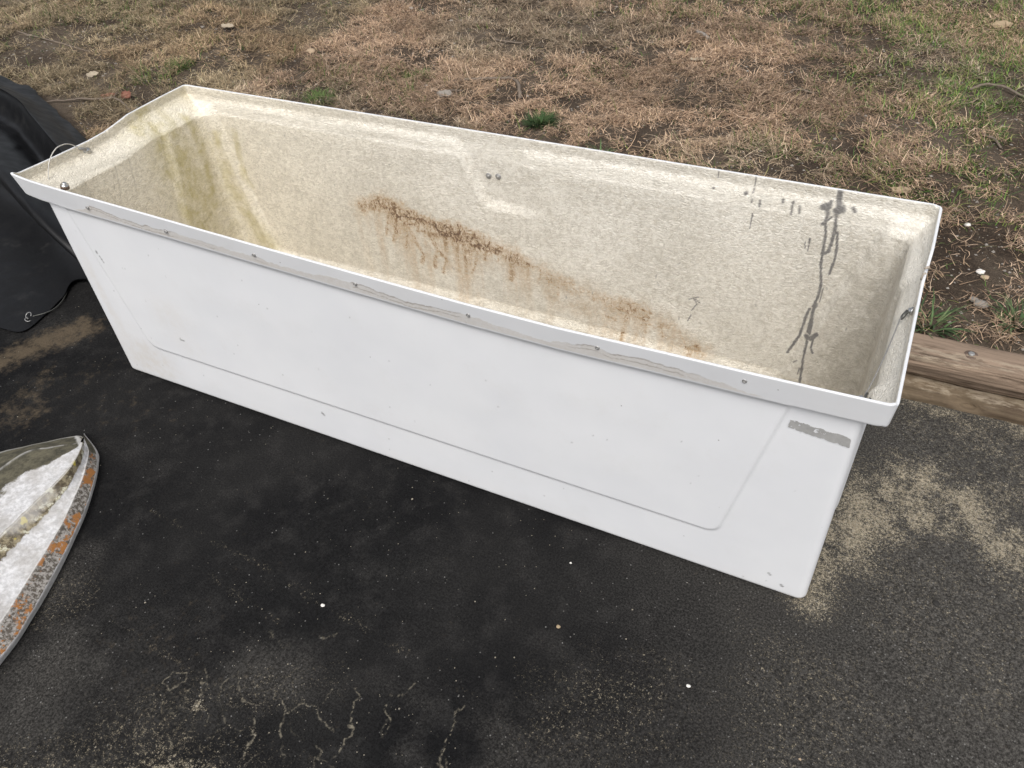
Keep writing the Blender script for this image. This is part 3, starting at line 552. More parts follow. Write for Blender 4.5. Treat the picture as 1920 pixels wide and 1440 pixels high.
for i in range(24):
    cx, cz = RNG.uniform(.25, 1.95), RNG.uniform(.15, .55); L = RNG.uniform(.002, .01)
    stroke_apply(D, bx, bz, [(cx, cz), (cx + RNG.normal(0, .003), cz - L)], lambda d, u, v: .6 * sstep(.0016, .0006, d), .005)
drip[bi] = D
Mo = np.zeros(len(bi))
for pts, r in MOSS_BACK: stroke_apply(Mo, bx, bz, pts, lambda d, u, v, r=r: .75 * sstep(2.0 * r, .2 * r, d + 1.2 * r * (fbm(u * 40, v * 14, 4, 65) - .5)), 3 * r)
moss[bi] = np.maximum(Mo, .38 * sstep(.14, -.02, bx + .05 * (fbm(bx * 12, bz * 5, 4, 67) - .5)) * sstep(.58, .45, bz))
lf = np.nonzero((side == 3) & (z0 < .6306))[0]; ly, lz = y[lf], z[lf]; Mo = np.zeros(len(lf)); Dk = Mo.copy()
for pts, r in MOSS_LEFT: stroke_apply(Mo, ly, lz, pts, lambda d, u, v, r=r: .95 * sstep(2.0 * r, .1 * r, d + 1.2 * r * (fbm(u * 26, v * 9, 4, 75) - .5)), 3 * r)
Mo = np.maximum(Mo, .42 * sstep(.24, .40, ly + .1 * (fbm(ly * 14, lz * 5, 4, 77) - .5)) * (.4 + .8 * fbm(ly * 24, lz * 5, 4, 78)))
Mo = np.maximum(Mo, .12 * fbm(ly * 12, lz * 4, 4, 79))
for pts, r in LINES_LEFT: stroke_apply(Dk, ly, lz, pts, lambda d, u, v, r=r: .55 * sstep(r * 1.5, r * .3, d + .003 * (fbm(u * 60, v * 30, 3, 81) - .5)) * (.4 + .6 * fbm(u * 20, v * 40, 3, 82)), .02)
stroke_apply(Dk, ly, lz, [(.470, .275), (.455, .268), (.440, .262), (.425, .262)], lambda d, u, v: .9 * sstep(.007, .001, d + .01 * (fbm(u * 70, v * 70, 3, 85) - .5)), .03)
moss[lf] = np.clip(Mo, 0, 1); grime[lf] = np.maximum(grime[lf], Dk)
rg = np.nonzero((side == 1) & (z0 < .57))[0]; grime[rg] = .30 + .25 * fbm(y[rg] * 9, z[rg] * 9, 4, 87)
# grime line in the ledge and in the bottom fillet
led = (z0 > .555) & (z0 < .605); grime[led] = np.maximum(grime[led], .35 * sstep(.5, .72, fbm(x[led] * 7, y[led] * 7 + z[led] * 60, 4, 95)))
lip = (z0 >= .604) & (side != 1); grime[lip] = np.maximum(grime[lip], np.where(side[lip] == 2, .16, .02) + .25 * sstep(.45, .7, fbm(x[lip] * 6 + y[lip] * 6, z[lip] * 30, 4, 96)))
fl = (z0 < .10); grime[fl] = np.maximum(grime[fl], .45 * sstep(.46, .68, fbm(x[fl] * 16, y[fl] * 16 + z[fl] * 20, 4, 97)))
warm = sstep(1.05, -.1, x) * .85 + .12 * fbm(x * 3, z * 3, 3, 98)
warm = np.where((z0 < .112), np.maximum(warm, .5), warm)
edgeL = sstep(.6294, .6303, z0)
pale = .38 * sstep(.552, .565, z0) * sstep(.602, .590, z0) * np.where(side == 1, .6, 1) + .45 * sstep(.112, .092, z0) * fbm(x * 20, y * 20, 3, 99) * 1.2  # brightness of the sky-facing ledge and bottom step painted into the liner colour
pale = np.where((side == 1) & (z0 > .555), .85, pale)  # right ledge strip painted brighter the same way
c0 = len(VL); ctr = np.array([[1.0, .29, .0208]]); VL2 = np.vstack([VL, ctr]); b0 = (NLv - 1) * NP
capF = np.stack([np.full(NP, c0), b0 + (kk + 1) % NP, b0 + kk], -1)
lf_ = grid_faces(NP, NLv, True)
stn = np.vstack([np.stack([rust, drip, moss, grime], -1), np.zeros((1, 4))]); ton = np.vstack([np.stack([warm, edgeL, pale, 0 * warm], -1), np.zeros((1, 4))])
liner = mesh_np('liner', VL2, [lf_, capF], MAT['liner'], attrs={'stain': stn, 'tone': ton}); adopt(liner, box); liner['label'] = 'cream raw fibreglass inside with rust, moss and dark drip stains'

# ---- hardware
def lip_front_y(xx): return lerp(-.0278, -.0322, (xx + .06) / 2.09) - .006 * math.sin(max(0, min(1, (xx + .06) / 2.09)) * math.pi)
for xx, zz_ in [(.189, .605), (.446, .597), (.710, .598), (.980, .592), (1.249, .589), (1.521, .592), (1.791, .603)]:
    ly_ = lip_front_y(xx)
    v, f = lathe_arrays([(.0046, -.001), (.0046, .0008), (.0040, .0019), (.0022, .0024), (.0016, .0012), (.0006, .0010)], (xx, ly_, zz_), (0, -1, .02), 14)
    adopt(mesh_np('screw', v, f, MAT['galv']), box)
def dome_bolt(c, ax, r=.010, mat='steel', washer=None):
    items = [lathe_arrays([(r * 1.25, -.002), (r * 1.25, .0012), (r * .9, .0016), (r * .88, r * .45), (r * .66, r * .80), (r * .34, r * .98), (r * .05, r * 1.03)], c, ax, 18)]
    return items
def back_inner_y(xx, zz_):
    m = np.nonzero((side == 2) & (z0 < .59))[0]; j = m[np.argmin((x[m] - xx) ** 2 + (z[m] - zz_) ** 2)]; return y[j]
for bx_, bz_ in ((.950, .510), (.979, .513)):
    yb_ = back_inner_y(bx_, bz_)
    v, f = join_arrays([lathe_arrays([(.0085, -.001), (.0085, .0012), (.0050, .0014)], (bx_, yb_, bz_), (0, -1, .05), 18), lathe_arrays([(.0045, .0), (.0045, .0032), (.0030, .0048), (.0006, .0054)], (bx_, yb_, bz_), (0, -1, .05), 12)])
    adopt(mesh_np('bolt', v, f, MAT['galv']), box)
def make_mesh(name, items, mat, parent):
    v, f = join_arrays(items); return adopt(mesh_np(name, v, f, MAT[mat]), parent)
# left stay cable
lb = (-.0625, .195, .606)
make_mesh('bolt', dome_bolt(lb, (1, .05, .12), .0095), 'steel', box)
make_mesh('ferrule', [tube_arrays([(-.058, .192, .610), (-.0590, .182, .617), (-.0585, .172, .624)], [.0035, .0040, .0028], 8)], 'galv', box)
make_mesh('stay_cable', [tube_arrays(catmull([(-.0585, .175, .622), (-.055, .155, .643), (-.050, .132, .655), (-.047, .102, .656), (-.046, .072, .637), (-.044, .050, .606), (-.040, .040, .580)], 10), .0013, 6)], 'cable', box)
lb2 = (.012, .046, .590)
make_mesh('bolt', [lathe_arrays([(.011, -.006), (.011, .002), (.0085, .003)], lb2, (.25, .1, 1), 16)], 'rusty', box)
make_mesh('bolt', dome_bolt((.0125, .0465, .593), (.25, .1, 1), .0082), 'steel', box)
# right stay cable
rb = (2.0195, .275, .600)
make_mesh('bolt', dome_bolt(rb, (-1, 0, .1), .0065), 'steel', box)
make_mesh('clamp', [tube_arrays([(2.014, .273, .600), (2.010, .264, .595), (2.007, .256, .591)], [.0035, .0042, .0028], 8)], 'darksteel', box)
make_mesh('stay_cable', [tube_arrays(catmull([(2.006, .262, .594), (1.998, .17, .584), (1.988, .085, .577), (1.981, .040, .574), (1.978, .012, .566)], 8), .0012, 6)], 'galv', box)
make_mesh('bolt', dome_bolt((1.976, .016, .586), (.1, .3, 1), .0058), 'steel', box)
make_mesh('clamp', [tube_arrays([(1.984, .045, .577), (1.980, .020, .577), (1.977, .004, .572)], [.002, .0030, .002], 8), tube_arrays([(1.990, .030, .580), (1.986, .010, .574)], [.002, .002], 8)], 'darksteel', box)
# split in the right rim mended with pale filler
make_mesh('filler', [tube_arrays([(2.0235, .372, .6335), (2.0285, .377, .6345), (2.0315, .381, .628)], [.0022, .003, .0018], 6), tube_arrays([(2.0225, .355, .618), (2.0235, .358, .630), (2.028, .358, .6325)], [.0016, .0022, .0022], 6)], 'seal', box)
# worn foil sticker on the front wall
nu, nv = 130, 34
def front_wall_y(xx, zz_): 
    m = np.nonzero(SIDE == 0)[0]; return lerp(0.0, -.006, zz_ / .55) - .006 * np.sin(np.clip((xx + .06) / 2.09, 0, 1) * np.pi) * sstep(.1, .57, zz_)
uu, vv = np.meshgrid(np.linspace(0, 1, nu), np.linspace(0, 1, nv))
sx = 1.8735 + .108 * uu; sz = (.499 + (.4895 - .499) * uu) * (1 - vv) + (.5215 + (.5145 - .5215) * uu) * vv
P = np.stack([sx, front_wall_y(sx, sz) - .0016, sz], -1).reshape(-1, 3)
F = grid_faces(nu, nv); fc = P[F].mean(1); fu = (fc[:, 0] - 1.8735) / .108; fv = uu.ravel()[F].mean(1) * 0 + vv.ravel()[F].mean(1)
dedge = np.minimum(np.minimum(fu * .108, (1 - fu) * .108), np.minimum(fv, 1 - fv) * .0235)
keep = (dedge + .007 * (fbm(fc[:, 0] * 130, fc[:, 2] * 130, 4, 5) - .5) > .0012) & (fbm(fc[:, 0] * 160, fc[:, 2] * 160, 3, 9) < .74)
sticker = mesh_np('sticker', P, F[keep], MAT['sticker']); adopt(sticker, box); sticker['label'] = 'grey remains of a torn foil sticker'
# ---------------------------------------------------------------- timber edging
def ty(xx): return .03 * (xx - 2.07)
def make_timber(name, prof, x0, x1, mat, seed, label, amp=.004, gouges=()):
    """prof: list of (y, z) round the section, counter-clockwise seen from +x"""
    P = catmull(prof + [prof[0]], 6)[:-1]; ns = len(P); xs_ = np.arange(x0, x1 + .001, .012); n = len(xs_)
    XX = np.repeat(xs_, ns); YY = np.tile(P[:, 0], n); ZZ = np.tile(P[:, 1], n)
    cy, cz = P.mean(0); ang = np.tile(np.arange(ns), n)
    d = amp * (fbm(XX * 3, ang * .35 + 3, 4, seed) - .5) * 2 + .0025 * (fbm(XX * 12, ang * 1.1, 4, seed + 3) - .5) * 2
    rr = np.hypot(YY - cy, ZZ - cz); YY = YY + (YY - cy) / rr * d; ZZ = ZZ + (ZZ - cz) / rr * d
    for gx_, gy_, gz_, r_, dep in gouges:
        q = np.exp(-(((XX - gx_) / (r_ * 2.2)) ** 2 + ((YY - gy_) / r_) ** 2 + ((ZZ - gz_) / r_) ** 2)); YY += q * dep; ZZ -= q * dep * .5
    edge = sstep(.016, .0, np.abs(ZZ - (cz + .036)) ) * (YY < cy)
    YY = YY + .03 * (XX - 2.07)
    V = np.stack([XX, YY, ZZ], -1); F = grid_faces(ns, n, True)
    c = len(V); V = np.vstack([V, [[x0, cy + ty(x0), cz], [x1, cy + ty(x1), cz]]]); k_ = np.arange(ns); k2 = (k_ + 1) % ns
    T = np.vstack([np.stack([np.full(ns, c), k2, k_], -1), np.stack([np.full(ns, c + 1), (n - 1) * ns + k_, (n - 1) * ns + k2], -1)])
    m = np.zeros((len(V), 4)); m[:n * ns, 3] = edge
    return mesh_np(name, V, [F, T], MAT[mat], attrs={'mask': m})
tim = empty('edging_timber', (2.3, .82, .04), 'brown weathered landscape timber bolted on top of the lower one beside the lawn', 'timber')
up = [(.759, .1275), (.7555, .121), (.757, .105), (.764, .082), (.774, .061), (.784, .049), (.80, .045), (.84, .045), (.860, .050), (.867, .07), (.867, .11), (.863, .126), (.855, .130), (.81, .1315), (.775, .131), (.766, .1305)]
adopt(make_timber('beam', up, -5.6, 4.6, 'wood', 201, '', gouges=[(2.36, .765, .115, .014, .016), (2.30, .762, .122, .010, .008)]), tim)
bx0, by0, bz0 = 2.216, .815, .1315
make_mesh('washer', [lathe_arrays([(.0165, -.004), (.0165, .0008), (.0150, .0014), (.006, .0010)], (bx0, by0, bz0), (0, -.02, 1), 24)], 'rusty', tim)
make_mesh('bolt_head', [lathe_arrays([(.0085, .0), (.0085, .0050), (.0070, .0062), (.0008, .0063)], (bx0, by0, bz0), (0, -.02, 1), 6)], 'galv', tim)
lo = [(.752, .026), (.740, .017), (.737, -.015), (.745, -.045), (.79, -.055), (.85, -.05), (.868, -.02), (.868, .022), (.85, .042), (.80, .0435), (.765, .040)]
lowt = make_timber('edging_timber', lo, -5.7, 4.7, 'wood2', 207, '', .005, gouges=[(2.235, .742, .030, .012, .02), (2.25, .742, .018, .010, .018), (2.222, .748, .038, .010, .016)])
tag(lowt, 'dark rotted lower timber half sunk along the asphalt edge under the bolted one', 'timber')

# ---------------------------------------------------------------- lawn
GZ = .112
def lawn_z(xx, yy): return GZ + .020 * (fbm(xx * 2.1, yy * 2.1, 3, 301) - .5) + .016 * (fbm(xx * 11, yy * 11, 4, 302) - .5) * sstep(.86, .93, yy - ty(xx))
lgx = axis_coords(-4.2, 3.4, .02, -120, 120); lgy = axis_coords(.80, 4.6, .02, .80, 200)
X, Y = np.meshgrid(lgx, lgy); px, py = X.ravel(), Y.ravel(); fade = (np.abs(px) < 8) & (py < 9)
py2 = py + np.where(py < 1.2, ty(px) * (np.abs(px) < 6) * sstep(1.2, .85, py), 0)
zl = np.where(fade, lawn_z(px, py2), GZ)
kind(mesh_np('lawn_soil', np.stack([px, py2, zl], -1), grid_faces(len(lgx), len(lgy)), MAT['soil']), 'structure')
GREEN = [(2.136,2.667,.5,1),(2.061,2.373,.35,1),(1.891,3.306,.6,.9),(2.25,3.397,.6,1),(2.5,2.9,.6,1),(.738,3.21,.30,.6),(1.66,1.851,.32,.45),(1.492,1.746,.22,.5),(1.865,1.66,.25,.55),(-.568,1.847,.16,.6),(-.843,1.962,.10,.4),(-1.368,1.69,.10,.7),(-1.44,1.55,.13,.7),(-.114,1.778,.12,.4),(.596,2.256,.13,.4),(.452,3.045,.2,.4),(1.26,3.277,.4,.6),(2.141,2.3,.3,.8),(-1.538,2.128,.2,.3),(-2.191,2.193,.35,.35),(-2.6,2.4,.5,.35),(-.25,1.92,.12,.5),(2.2,1.75,.3,.5),(1.25,1.56,.2,.25),(-.5,1.60,.12,.5)]
BARE = [(1.691,2.894,.14),(1.829,2.684,.16),(1.882,2.113,.14),(-2.307,1.732,.25),(-2.224,1.525,.2),(-.957,2.384,.16),(.607,1.934,.10),(1.064,2.088,.12),(.465,2.513,.12),(1.108,2.243,.10),(.567,1.654,.06),(1.061,1.827,.12),(2.221,1.354,.16),(2.164,1.155,.16),(2.271,1.225,.16),(1.325,1.642,.08),(2.35,1.75,.13),(2.05,1.28,.12),(-1.9,1.9,.16)]
def gmap(tab, xx, yy):
    r = np.zeros(len(xx))
    for t in tab:
        s = t[3] if len(t) > 3 else 1.0
        d = np.hypot(xx - t[0], (yy - t[1])) / t[2]; r = np.maximum(r, s * np.exp(-d * d * 1.1))
    return r
def blades(name, pos, head, leng, wid, pitch, curl, turn, col, mat, tip=.15, nseg=3):
    n = len(pos); P = pos.copy(); sta = []
    for s in range(nseg + 1):
        t = s / nseg; h = head + turn * t; p = pitch - curl * t
        wv = np.stack([-np.sin(h), np.cos(h), 0 * h], -1) * (wid * (1 - (1 - tip) * t ** 1.6) * .5)[:, None]
        sta.append((P - wv, P + wv))
        stp = (leng / nseg)[:, None] * np.stack([np.cos(h) * np.cos(p), np.sin(h) * np.cos(p), np.sin(p)], -1)
        P = P + stp; P[:, 2] = np.maximum(P[:, 2], pos[:, 2] - .004)
    V = np.stack([v for ab in sta for v in ab], 1).reshape(-1, 3); m = 2 * (nseg + 1)
    f = np.array([[2 * i, 2 * i + 1, 2 * i + 3, 2 * i + 2] for i in range(nseg)]); F = (np.arange(n)[:, None, None] * m + f[None]).reshape(-1, 4)
    C = np.repeat(np.concatenate([col, np.ones((n, 1))], 1), m, 0)
    return mesh_np(name, V, F, mat, attrs={'col': C})
STRAW = np.array([(.42, .33, .235), (.35, .265, .185), (.25, .185, .128), (.53, .44, .335), (.18, .138, .102), (.31, .245, .16), (.10, .074, .056)])
GREENS = np.array([(.080, .145, .030), (.055, .110, .026), (.130, .165, .040), (.190, .195, .065), (.045, .085, .026)])
def inside(poly, xx, yy):
    c = np.zeros(len(xx), bool); j = len(poly) - 1
    for i in range(len(poly)):
        xi_, yi_ = poly[i]; xj, yj = poly[j]
        c ^= ((yi_ > yy) != (yj > yy)) & (xx < (xj - xi_) * (yy - yi_) / (yj - yi_ + 1e-12) + xi_); j = i
    return c
NEAR = [(-2.6, .6), (2.9, .88), (2.9, 4.3), (1.2, 4.5), (-1.0, 3.8), (-4.4, 2.7), (-4.3, 1.6)]
def scatter(n, near):
    if near:
        xx = RNG.uniform(-4.4, 2.9, n * 2); yy = RNG.uniform(.74, 4.5, n * 2); k_ = inside(NEAR, xx, yy)
    else:
        xx = RNG.uniform(-8, 8, n * 2); yy = RNG.uniform(.74, 9, n * 2); k_ = ~inside(NEAR, xx, yy)
    k_ &= yy > .872 + ty(xx); k_ &= ~((xx < -.40) & (yy < 1.235 - .0 * xx) & (yy < 1.20 - .60 * (xx + 1.60)) & (yy < 1.24 - .03 * (xx + 2)) & (xx > -3.2) & (yy < .60 - .52 * (xx + .45)))
    return xx[k_][:n], yy[k_][:n]
def make_grass(n, near, green):
    xx, yy = scatter(int(n * 2.6), near)
    g = gmap(GREEN, xx, yy) if near else .35 * np.ones(len(xx)); b = gmap(BARE, xx, yy) if near else np.zeros(len(xx))
    cl = fbm(xx * 3.2, yy * 3.2, 4, 311); cf = fbm(xx * 14, yy * 14, 3, 312)
    if green: d = (g * .85 + .040) * sstep(.36, .58, cf) * (1 - .8 * b)
    else: d = (.07 + .93 * sstep(.42, .58, .42 * cl + .58 * cf)) * (1 - .95 * b) * (1 - .55 * g)
    edge = sstep(.0, .10, yy - ty(xx) - .87); d = d * (.35 + .65 * edge)
    k_ = RNG.random(len(xx)) < d; xx, yy = xx[k_][:n], yy[k_][:n]; m = len(xx); cl = cl[k_][:n]; cf = cf[k_][:n]
    zz_ = lawn_z(xx, yy)
    if green:
        lg = RNG.gamma(6, .0065, m); wd = RNG.uniform(.0018, .0040, m); pt = RNG.normal(.75, .38, m); cu = RNG.uniform(.3, 1.6, m)
        col = GREENS[RNG.choice(5, m, p=[.32, .24, .22, .12, .10])] * RNG.uniform(.75, 1.35, (m, 1)) * (1 + .5 * sstep(.8, 2.6, yy) * sstep(1.2, 1.9, xx))[:, None]
        zz_ = zz_ - .002
    else:
        lg = RNG.gamma(4, .0085, m) + .009; wd = RNG.uniform(.0011, .0030, m); pt = np.abs(RNG.normal(.06, .30, m)); cu = RNG.normal(.9, 1.0, m)
        base_h = RNG.uniform(0, .022, m) * sstep(.40, .58, cf); zz_ = zz_ + base_h
        col = STRAW[RNG.choice(7, m, p=[.22, .20, .17, .10, .13, .10, .08])] * RNG.uniform(.65, 1.25, (m, 1))
        tint = sstep(.42, .62, fbm(xx * 1.5, yy * 1.5, 3, 315)); col = col * (np.array([1.0, .98, .94]) * (1 - tint[:, None]) + np.array([1.10, .99, .93]) * tint[:, None])
        col = col * (1.0 + .42 * sstep(.36, .62, fbm(xx * 2.7, yy * 2.7, 4, 319)))[:, None]
        col = np.where((xx < -.9)[:, None], col * np.array([.86, .88, .80]), col)
    hd = fbm(xx * 5, yy * 5, 2, 316) * 9 + RNG.normal(0, 1.3, m)
    return np.stack([xx, yy, zz_], -1), hd, lg, wd, pt, cu, RNG.normal(0, .8, m), col
for nm, n, near, gr in (('dead_grass', 340000, True, False), ('green_grass', 150000, True, True)):
    a = make_grass(n, near, gr); b = make_grass(n // 7, False, gr)
    kind(blades(nm, *[np.concatenate([p_, q_]) for p_, q_ in zip(a, b)], MAT['blade']), 'stuff')
# crumbs of soil, chaff and tiny stones on the bare ground
xx, yy = scatter(14000, True); kind(octa_cloud('soil_crumbs', np.stack([xx, yy, lawn_z(xx, yy) + .001], -1), RNG.gamma(2.0, .0011, len(xx)) + .0008, MAT['greystone']), 'stuff')

# separate green tufts and weeds
def tuft(x0, y0, r, n, lg, wd, cols, label, cat, lean=.75, grp=None):
    rr = r * np.sqrt(RNG.random(n)) * .55; a = RNG.uniform(0, 6.283, n)
    xx = x0 + rr * np.cos(a); yy = y0 + rr * np.sin(a); zz_ = lawn_z(xx, yy) - .003
    hd = a + RNG.normal(0, .5, n); pt = 1.45 - lean * (rr / r) * 1.5 - np.abs(RNG.normal(0, .25, n))
    col = np.array(cols)[RNG.integers(0, len(cols), n)] * RNG.uniform(.7, 1.35, (n, 1))
    o_ = blades('grass_tuft' if cat == 'grass tuft' else 'weed', np.stack([xx, yy, zz_], -1), hd, lg * RNG.uniform(.6, 1.25, n), wd * RNG.uniform(.7, 1.2, n), pt, RNG.uniform(.5, 1.5, n), RNG.normal(0, .4, n), col, MAT['blade'])
    tag(o_, label, cat, grp); return o_
DG = [(.045, .085, .028), (.060, .105, .036), (.035, .065, .025), (.09, .13, .05)]; WG = [(.055, .095, .036), (.075, .12, .048), (.040, .07, .028), (.12, .155, .07)]; LG = [(.10, .16, .045), (.13, .18, .06), (.075, .12, .036)]
tuft(.577, 1.700, .075, 380, .060, .0030, DG, 'dense dark green grass tuft on bare brown lawn behind the middle of the box', 'grass tuft', .6)
tuft(2.110, .930, .075, 62, .085, .0065, WG, 'broad leaved green weed between the box corner and the timber', 'weed', .95)
tuft(2.321, 1.010, .07, 56, .080, .0070, WG, 'broad leaved green weed at the photo edge, just behind the bolted timber', 'weed', .9)
tuft(.900, 1.545, .05, 34, .055, .0060, WG, 'small pale weed peeking over the back rim of the box', 'weed', .9)
tuft(-.458, 1.603, .10, 190, .055, .0030, LG, 'bright green grass tuft just over the left part of the back rim', 'grass tuft', .7)
tuft(-1.37, 1.70, .09, 170, .055, .0028, LG, 'green grass tuft up the lawn from the forked twig', 'grass tuft', .7)
tuft(-.155, 1.97, .08, 120, .055, .0026, LG, 'green grass tuft beside the long brown stick', 'grass tuft', .75)

# twigs and sticks
def twig(name, paths, label, cat, mat='bark'):
    items = []
    for pts, r0, r1 in paths:
        pts = [(a, b, float(lawn_z(np.array([a]), np.array([b]))[0]) + .012 + c) for a, b, c in pts]
        P = catmull(pts, 7); P = P + np.stack([fbm(np.arange(len(P)) * .6, np.full(len(P), i_ * 7.), 3, 400 + len(paths)) - .5 for i_ in range(3)], -1) * .007
        items.append(tube_arrays(P, np.linspace(r0, r1, len(P)) * (1 + .3 * (vnoise(np.arange(len(P)) * .8, np.zeros(len(P)), 9) - .5)), 7))
    v, f = join_arrays(items); return tag(mesh_np(name, v, f, MAT[mat]), label, cat)
twig('twig', [([(-1.72, 1.155, -.004), (-1.60, 1.19, .0), (-1.528, 1.219, .004), (-1.44, 1.245, .004), (-1.36, 1.27, .010)], .0035, .0055), ([(-1.36, 1.27, .010), (-1.28, 1.25, .008), (-1.183, 1.2, .0), (-1.10, 1.15, -.004)], .0055, .0042), ([(-1.36, 1.27, .010), (-1.37, 1.31, .016)], .0035, .002)], 'long forked brown twig on the lawn between the black tarp and the box', 'twig')
twig('twig', [([(.0, 1.95, -.006), (.075, 1.982, 0), (.15, 2.005, .003), (.276, 2.046, .010), (.337, 1.987, .016), (.372, 1.93, .012), (.385, 1.905, -.004)], .0045, .0085), ([(-.02, 1.83, -.006), (.06, 1.86, 0), (.12, 1.875, -.004)], .003, .0035)], 'hooked grey brown stick lying on the lawn behind the box middle', 'twig')
twig('stick', [([(.872, 2.832, .002), (.91, 2.80, .006), (.952, 2.769, .002)], .011, .009)], 'short thick grey stick on dead grass near the top of the photo', 'stick', 'greybark')
twig('twig', [([(1.40, 2.27, -.004), (1.45, 2.31, .004), (1.527, 2.326, -.004), (1.58, 2.33, -.008)], .004, .003)], 'thin twig on the bare patch of lawn upper right', 'twig')
twig('twig', [([(2.08, 2.55, -.004), (2.12, 2.59, .006), (2.18, 2.60, .008), (2.257, 2.553, .0), (2.33, 2.50, -.004)], .006, .005)], 'curved brown twig in the green grass at the right edge', 'twig')
twig('twig', [([(2.15, 2.15, -.004), (2.19, 2.12, .004), (2.225, 2.08, -.004)], .006, .004)], 'short dark twig below the curved one at the right edge', 'twig')
twig('twig', [([(-2.85, 1.83, -.006), (-2.4, 1.76, -.002), (-2.0, 1.71, -.006)], .005, .004)], 'thin straight twig on muddy ground at the left edge', 'twig')
twig('twig', [([(-.07, 2.50, -.004), (.02, 2.46, .002), (.12, 2.48, -.004)], .005, .004)], 'small twig on brown thatch up the lawn from the hooked stick', 'twig')
# fallen leaves
def leaf(x0, y0, L, W, rot, mat, label, tilt=.2):
    nu, nv = 11, 7; u, v = np.meshgrid(np.linspace(0, 1, nu), np.linspace(-1, 1, nv))
    wv = W * np.sin(np.pi * u ** .8) ** .7 * (1 + .18 * np.sin(u * 19) * np.abs(v)); a = (u - .5) * L; b = v * wv * .5
    c = .22 * W * v ** 2 + .10 * L * (u - .5) ** 2 * 2 + tilt * b + .06 * W * np.sin(u * 8 + v * 3)
    X_ = x0 + a * math.cos(rot) - b * math.sin(rot); Y_ = y0 + a * math.sin(rot) + b * math.cos(rot)
    P_ = np.stack([X_, Y_, float(lawn_z(np.array([x0]), np.array([y0]))[0]) + .014 + c], -1).reshape(-1, 3)
    P2 = np.vstack([P_, P_ - np.array([0, 0, .0007])]); F_ = grid_faces(nu, nv)
    return tag(mesh_np('leaf', P2, np.vstack([F_, F_[:, ::-1] + nu * nv]), MAT[mat]), label, 'leaf')
leaf(-1.405, 1.285, .075, .036, .5, 'redleaf', 'russet leaf caught on the forked twig, nearer the tarp')
leaf(-1.325, 1.315, .080, .042, -.3, 'redleaf', 'russet leaf caught on the forked twig, nearer the box', .45)
leaf(-1.496, 2.199, .085, .04, .1, 'paleleaf', 'pale pinkish leaf alone on brown thatch at upper left')
leaf(2.155, 3.30, .11, .06, .6, 'tanleaf', 'large tan leaf in green grass at the top right corner')
leaf(.978, 2.5, .07, .022, .3, 'paleleaf', 'slim pale leaf on bare soil below the thick grey stick')
leaf(1.946, 1.615, .07, .034, .1, 'tanleaf', 'tan leaf on the lawn just behind the right end of the box')
leaf(-1.703, 1.457, .06, .03, .9, 'paleleaf', 'pale curled leaf on dead grass right of the tarp hem', .5)
leaf(.076, 1.80, .075, .05, .2, 'greystone', 'grey dead leaf beneath the hooked stick')
# stones on the lawn
def stone(x0, y0, r, mat, label, z0=None, cat='stone', name='stone', sq=.6):
    n = 14; th = np.linspace(0, math.pi, n); ph = np.linspace(0, 2 * math.pi, 2 * n, endpoint=False); T, Ph = np.meshgrid(th, ph, indexing='ij')
    s = RNG.integers(1, 9999); d = r * (1 + .55 * (fbm(np.cos(Ph) * np.sin(T) * 1.4 + 5, np.sin(Ph) * np.sin(T) * 1.4 + np.cos(T) * 1.2 + 5, 3, int(s)) - .5))
    zz_ = (float(lawn_z(np.array([x0]), np.array([y0]))[0]) if z0 is None else z0) + r * sq * .75
    V = np.stack([x0 + d * np.sin(T) * np.cos(Ph) * 1.2, y0 + d * np.sin(T) * np.sin(Ph), zz_ + d * np.cos(T) * sq], -1).reshape(-1, 3)
    return tag(mesh_np(name, V, grid_faces(2 * n, n, True), MAT[mat]), label, cat)
stone(-.849, 2.069, .021, 'tanstone', 'rounded tan stone on the lawn behind the left end of the box')
stone(-.082, 1.897, .009, 'whitestone', 'tiny white stone on the lawn near the hooked stick')
stone(2.212, 1.236, .0105, 'whitestone', 'bright white stone on bare soil right of the box rim')
stone(2.226, 1.212, .010, 'tanstone', 'tan stone touching the bright white one')
stone(2.158, 1.499, .009, 'whitestone', 'small white stone near the back right corner of the box')
stone(2.226, 1.070, .017, 'greystone', 'brown grey stone in a small hollow above the timber, the larger of two')
stone(2.206, 1.092, .011, 'greystone', 'brown grey stone in a small hollow above the timber, the smaller of two')
stone(-.695, 2.759, .012, 'whitestone', 'white stone near the top edge left of the middle')
# pebbles and chips on the asphalt
stone(1.036, -.439, .0042, 'whitestone', 'bright white pebble on dark asphalt in front of the box', .0, 'pebble', 'pebble')
stone(1.824, -.284, .0036, 'whitestone', 'white pebble on the asphalt below the right front corner of the box', .0, 'pebble', 'pebble')
stone(2.053, -.336, .0026, 'tanstone', 'small pale pebble at the bottom edge toward the right', .0, 'pebble', 'pebble')
stone(1.493, -.110, .0024, 'whitestone', 'tiny white pebble close to the foot of the front wall', .0, 'pebble', 'pebble')
stone(2.239, .110, .0066, 'darkchip', 'black asphalt crumb right of the box corner, the farther of two', .0, 'crumb', 'asphalt_crumb')
stone(2.151, .022, .0055, 'darkchip', 'black asphalt crumb right of the box corner, the nearer of two', .0, 'crumb', 'asphalt_crumb')
stone(1.534, -.270, .0040, 'tanleaf', 'ochre flake lying on the asphalt in front of the box', .0, 'flake', 'flake', .3)

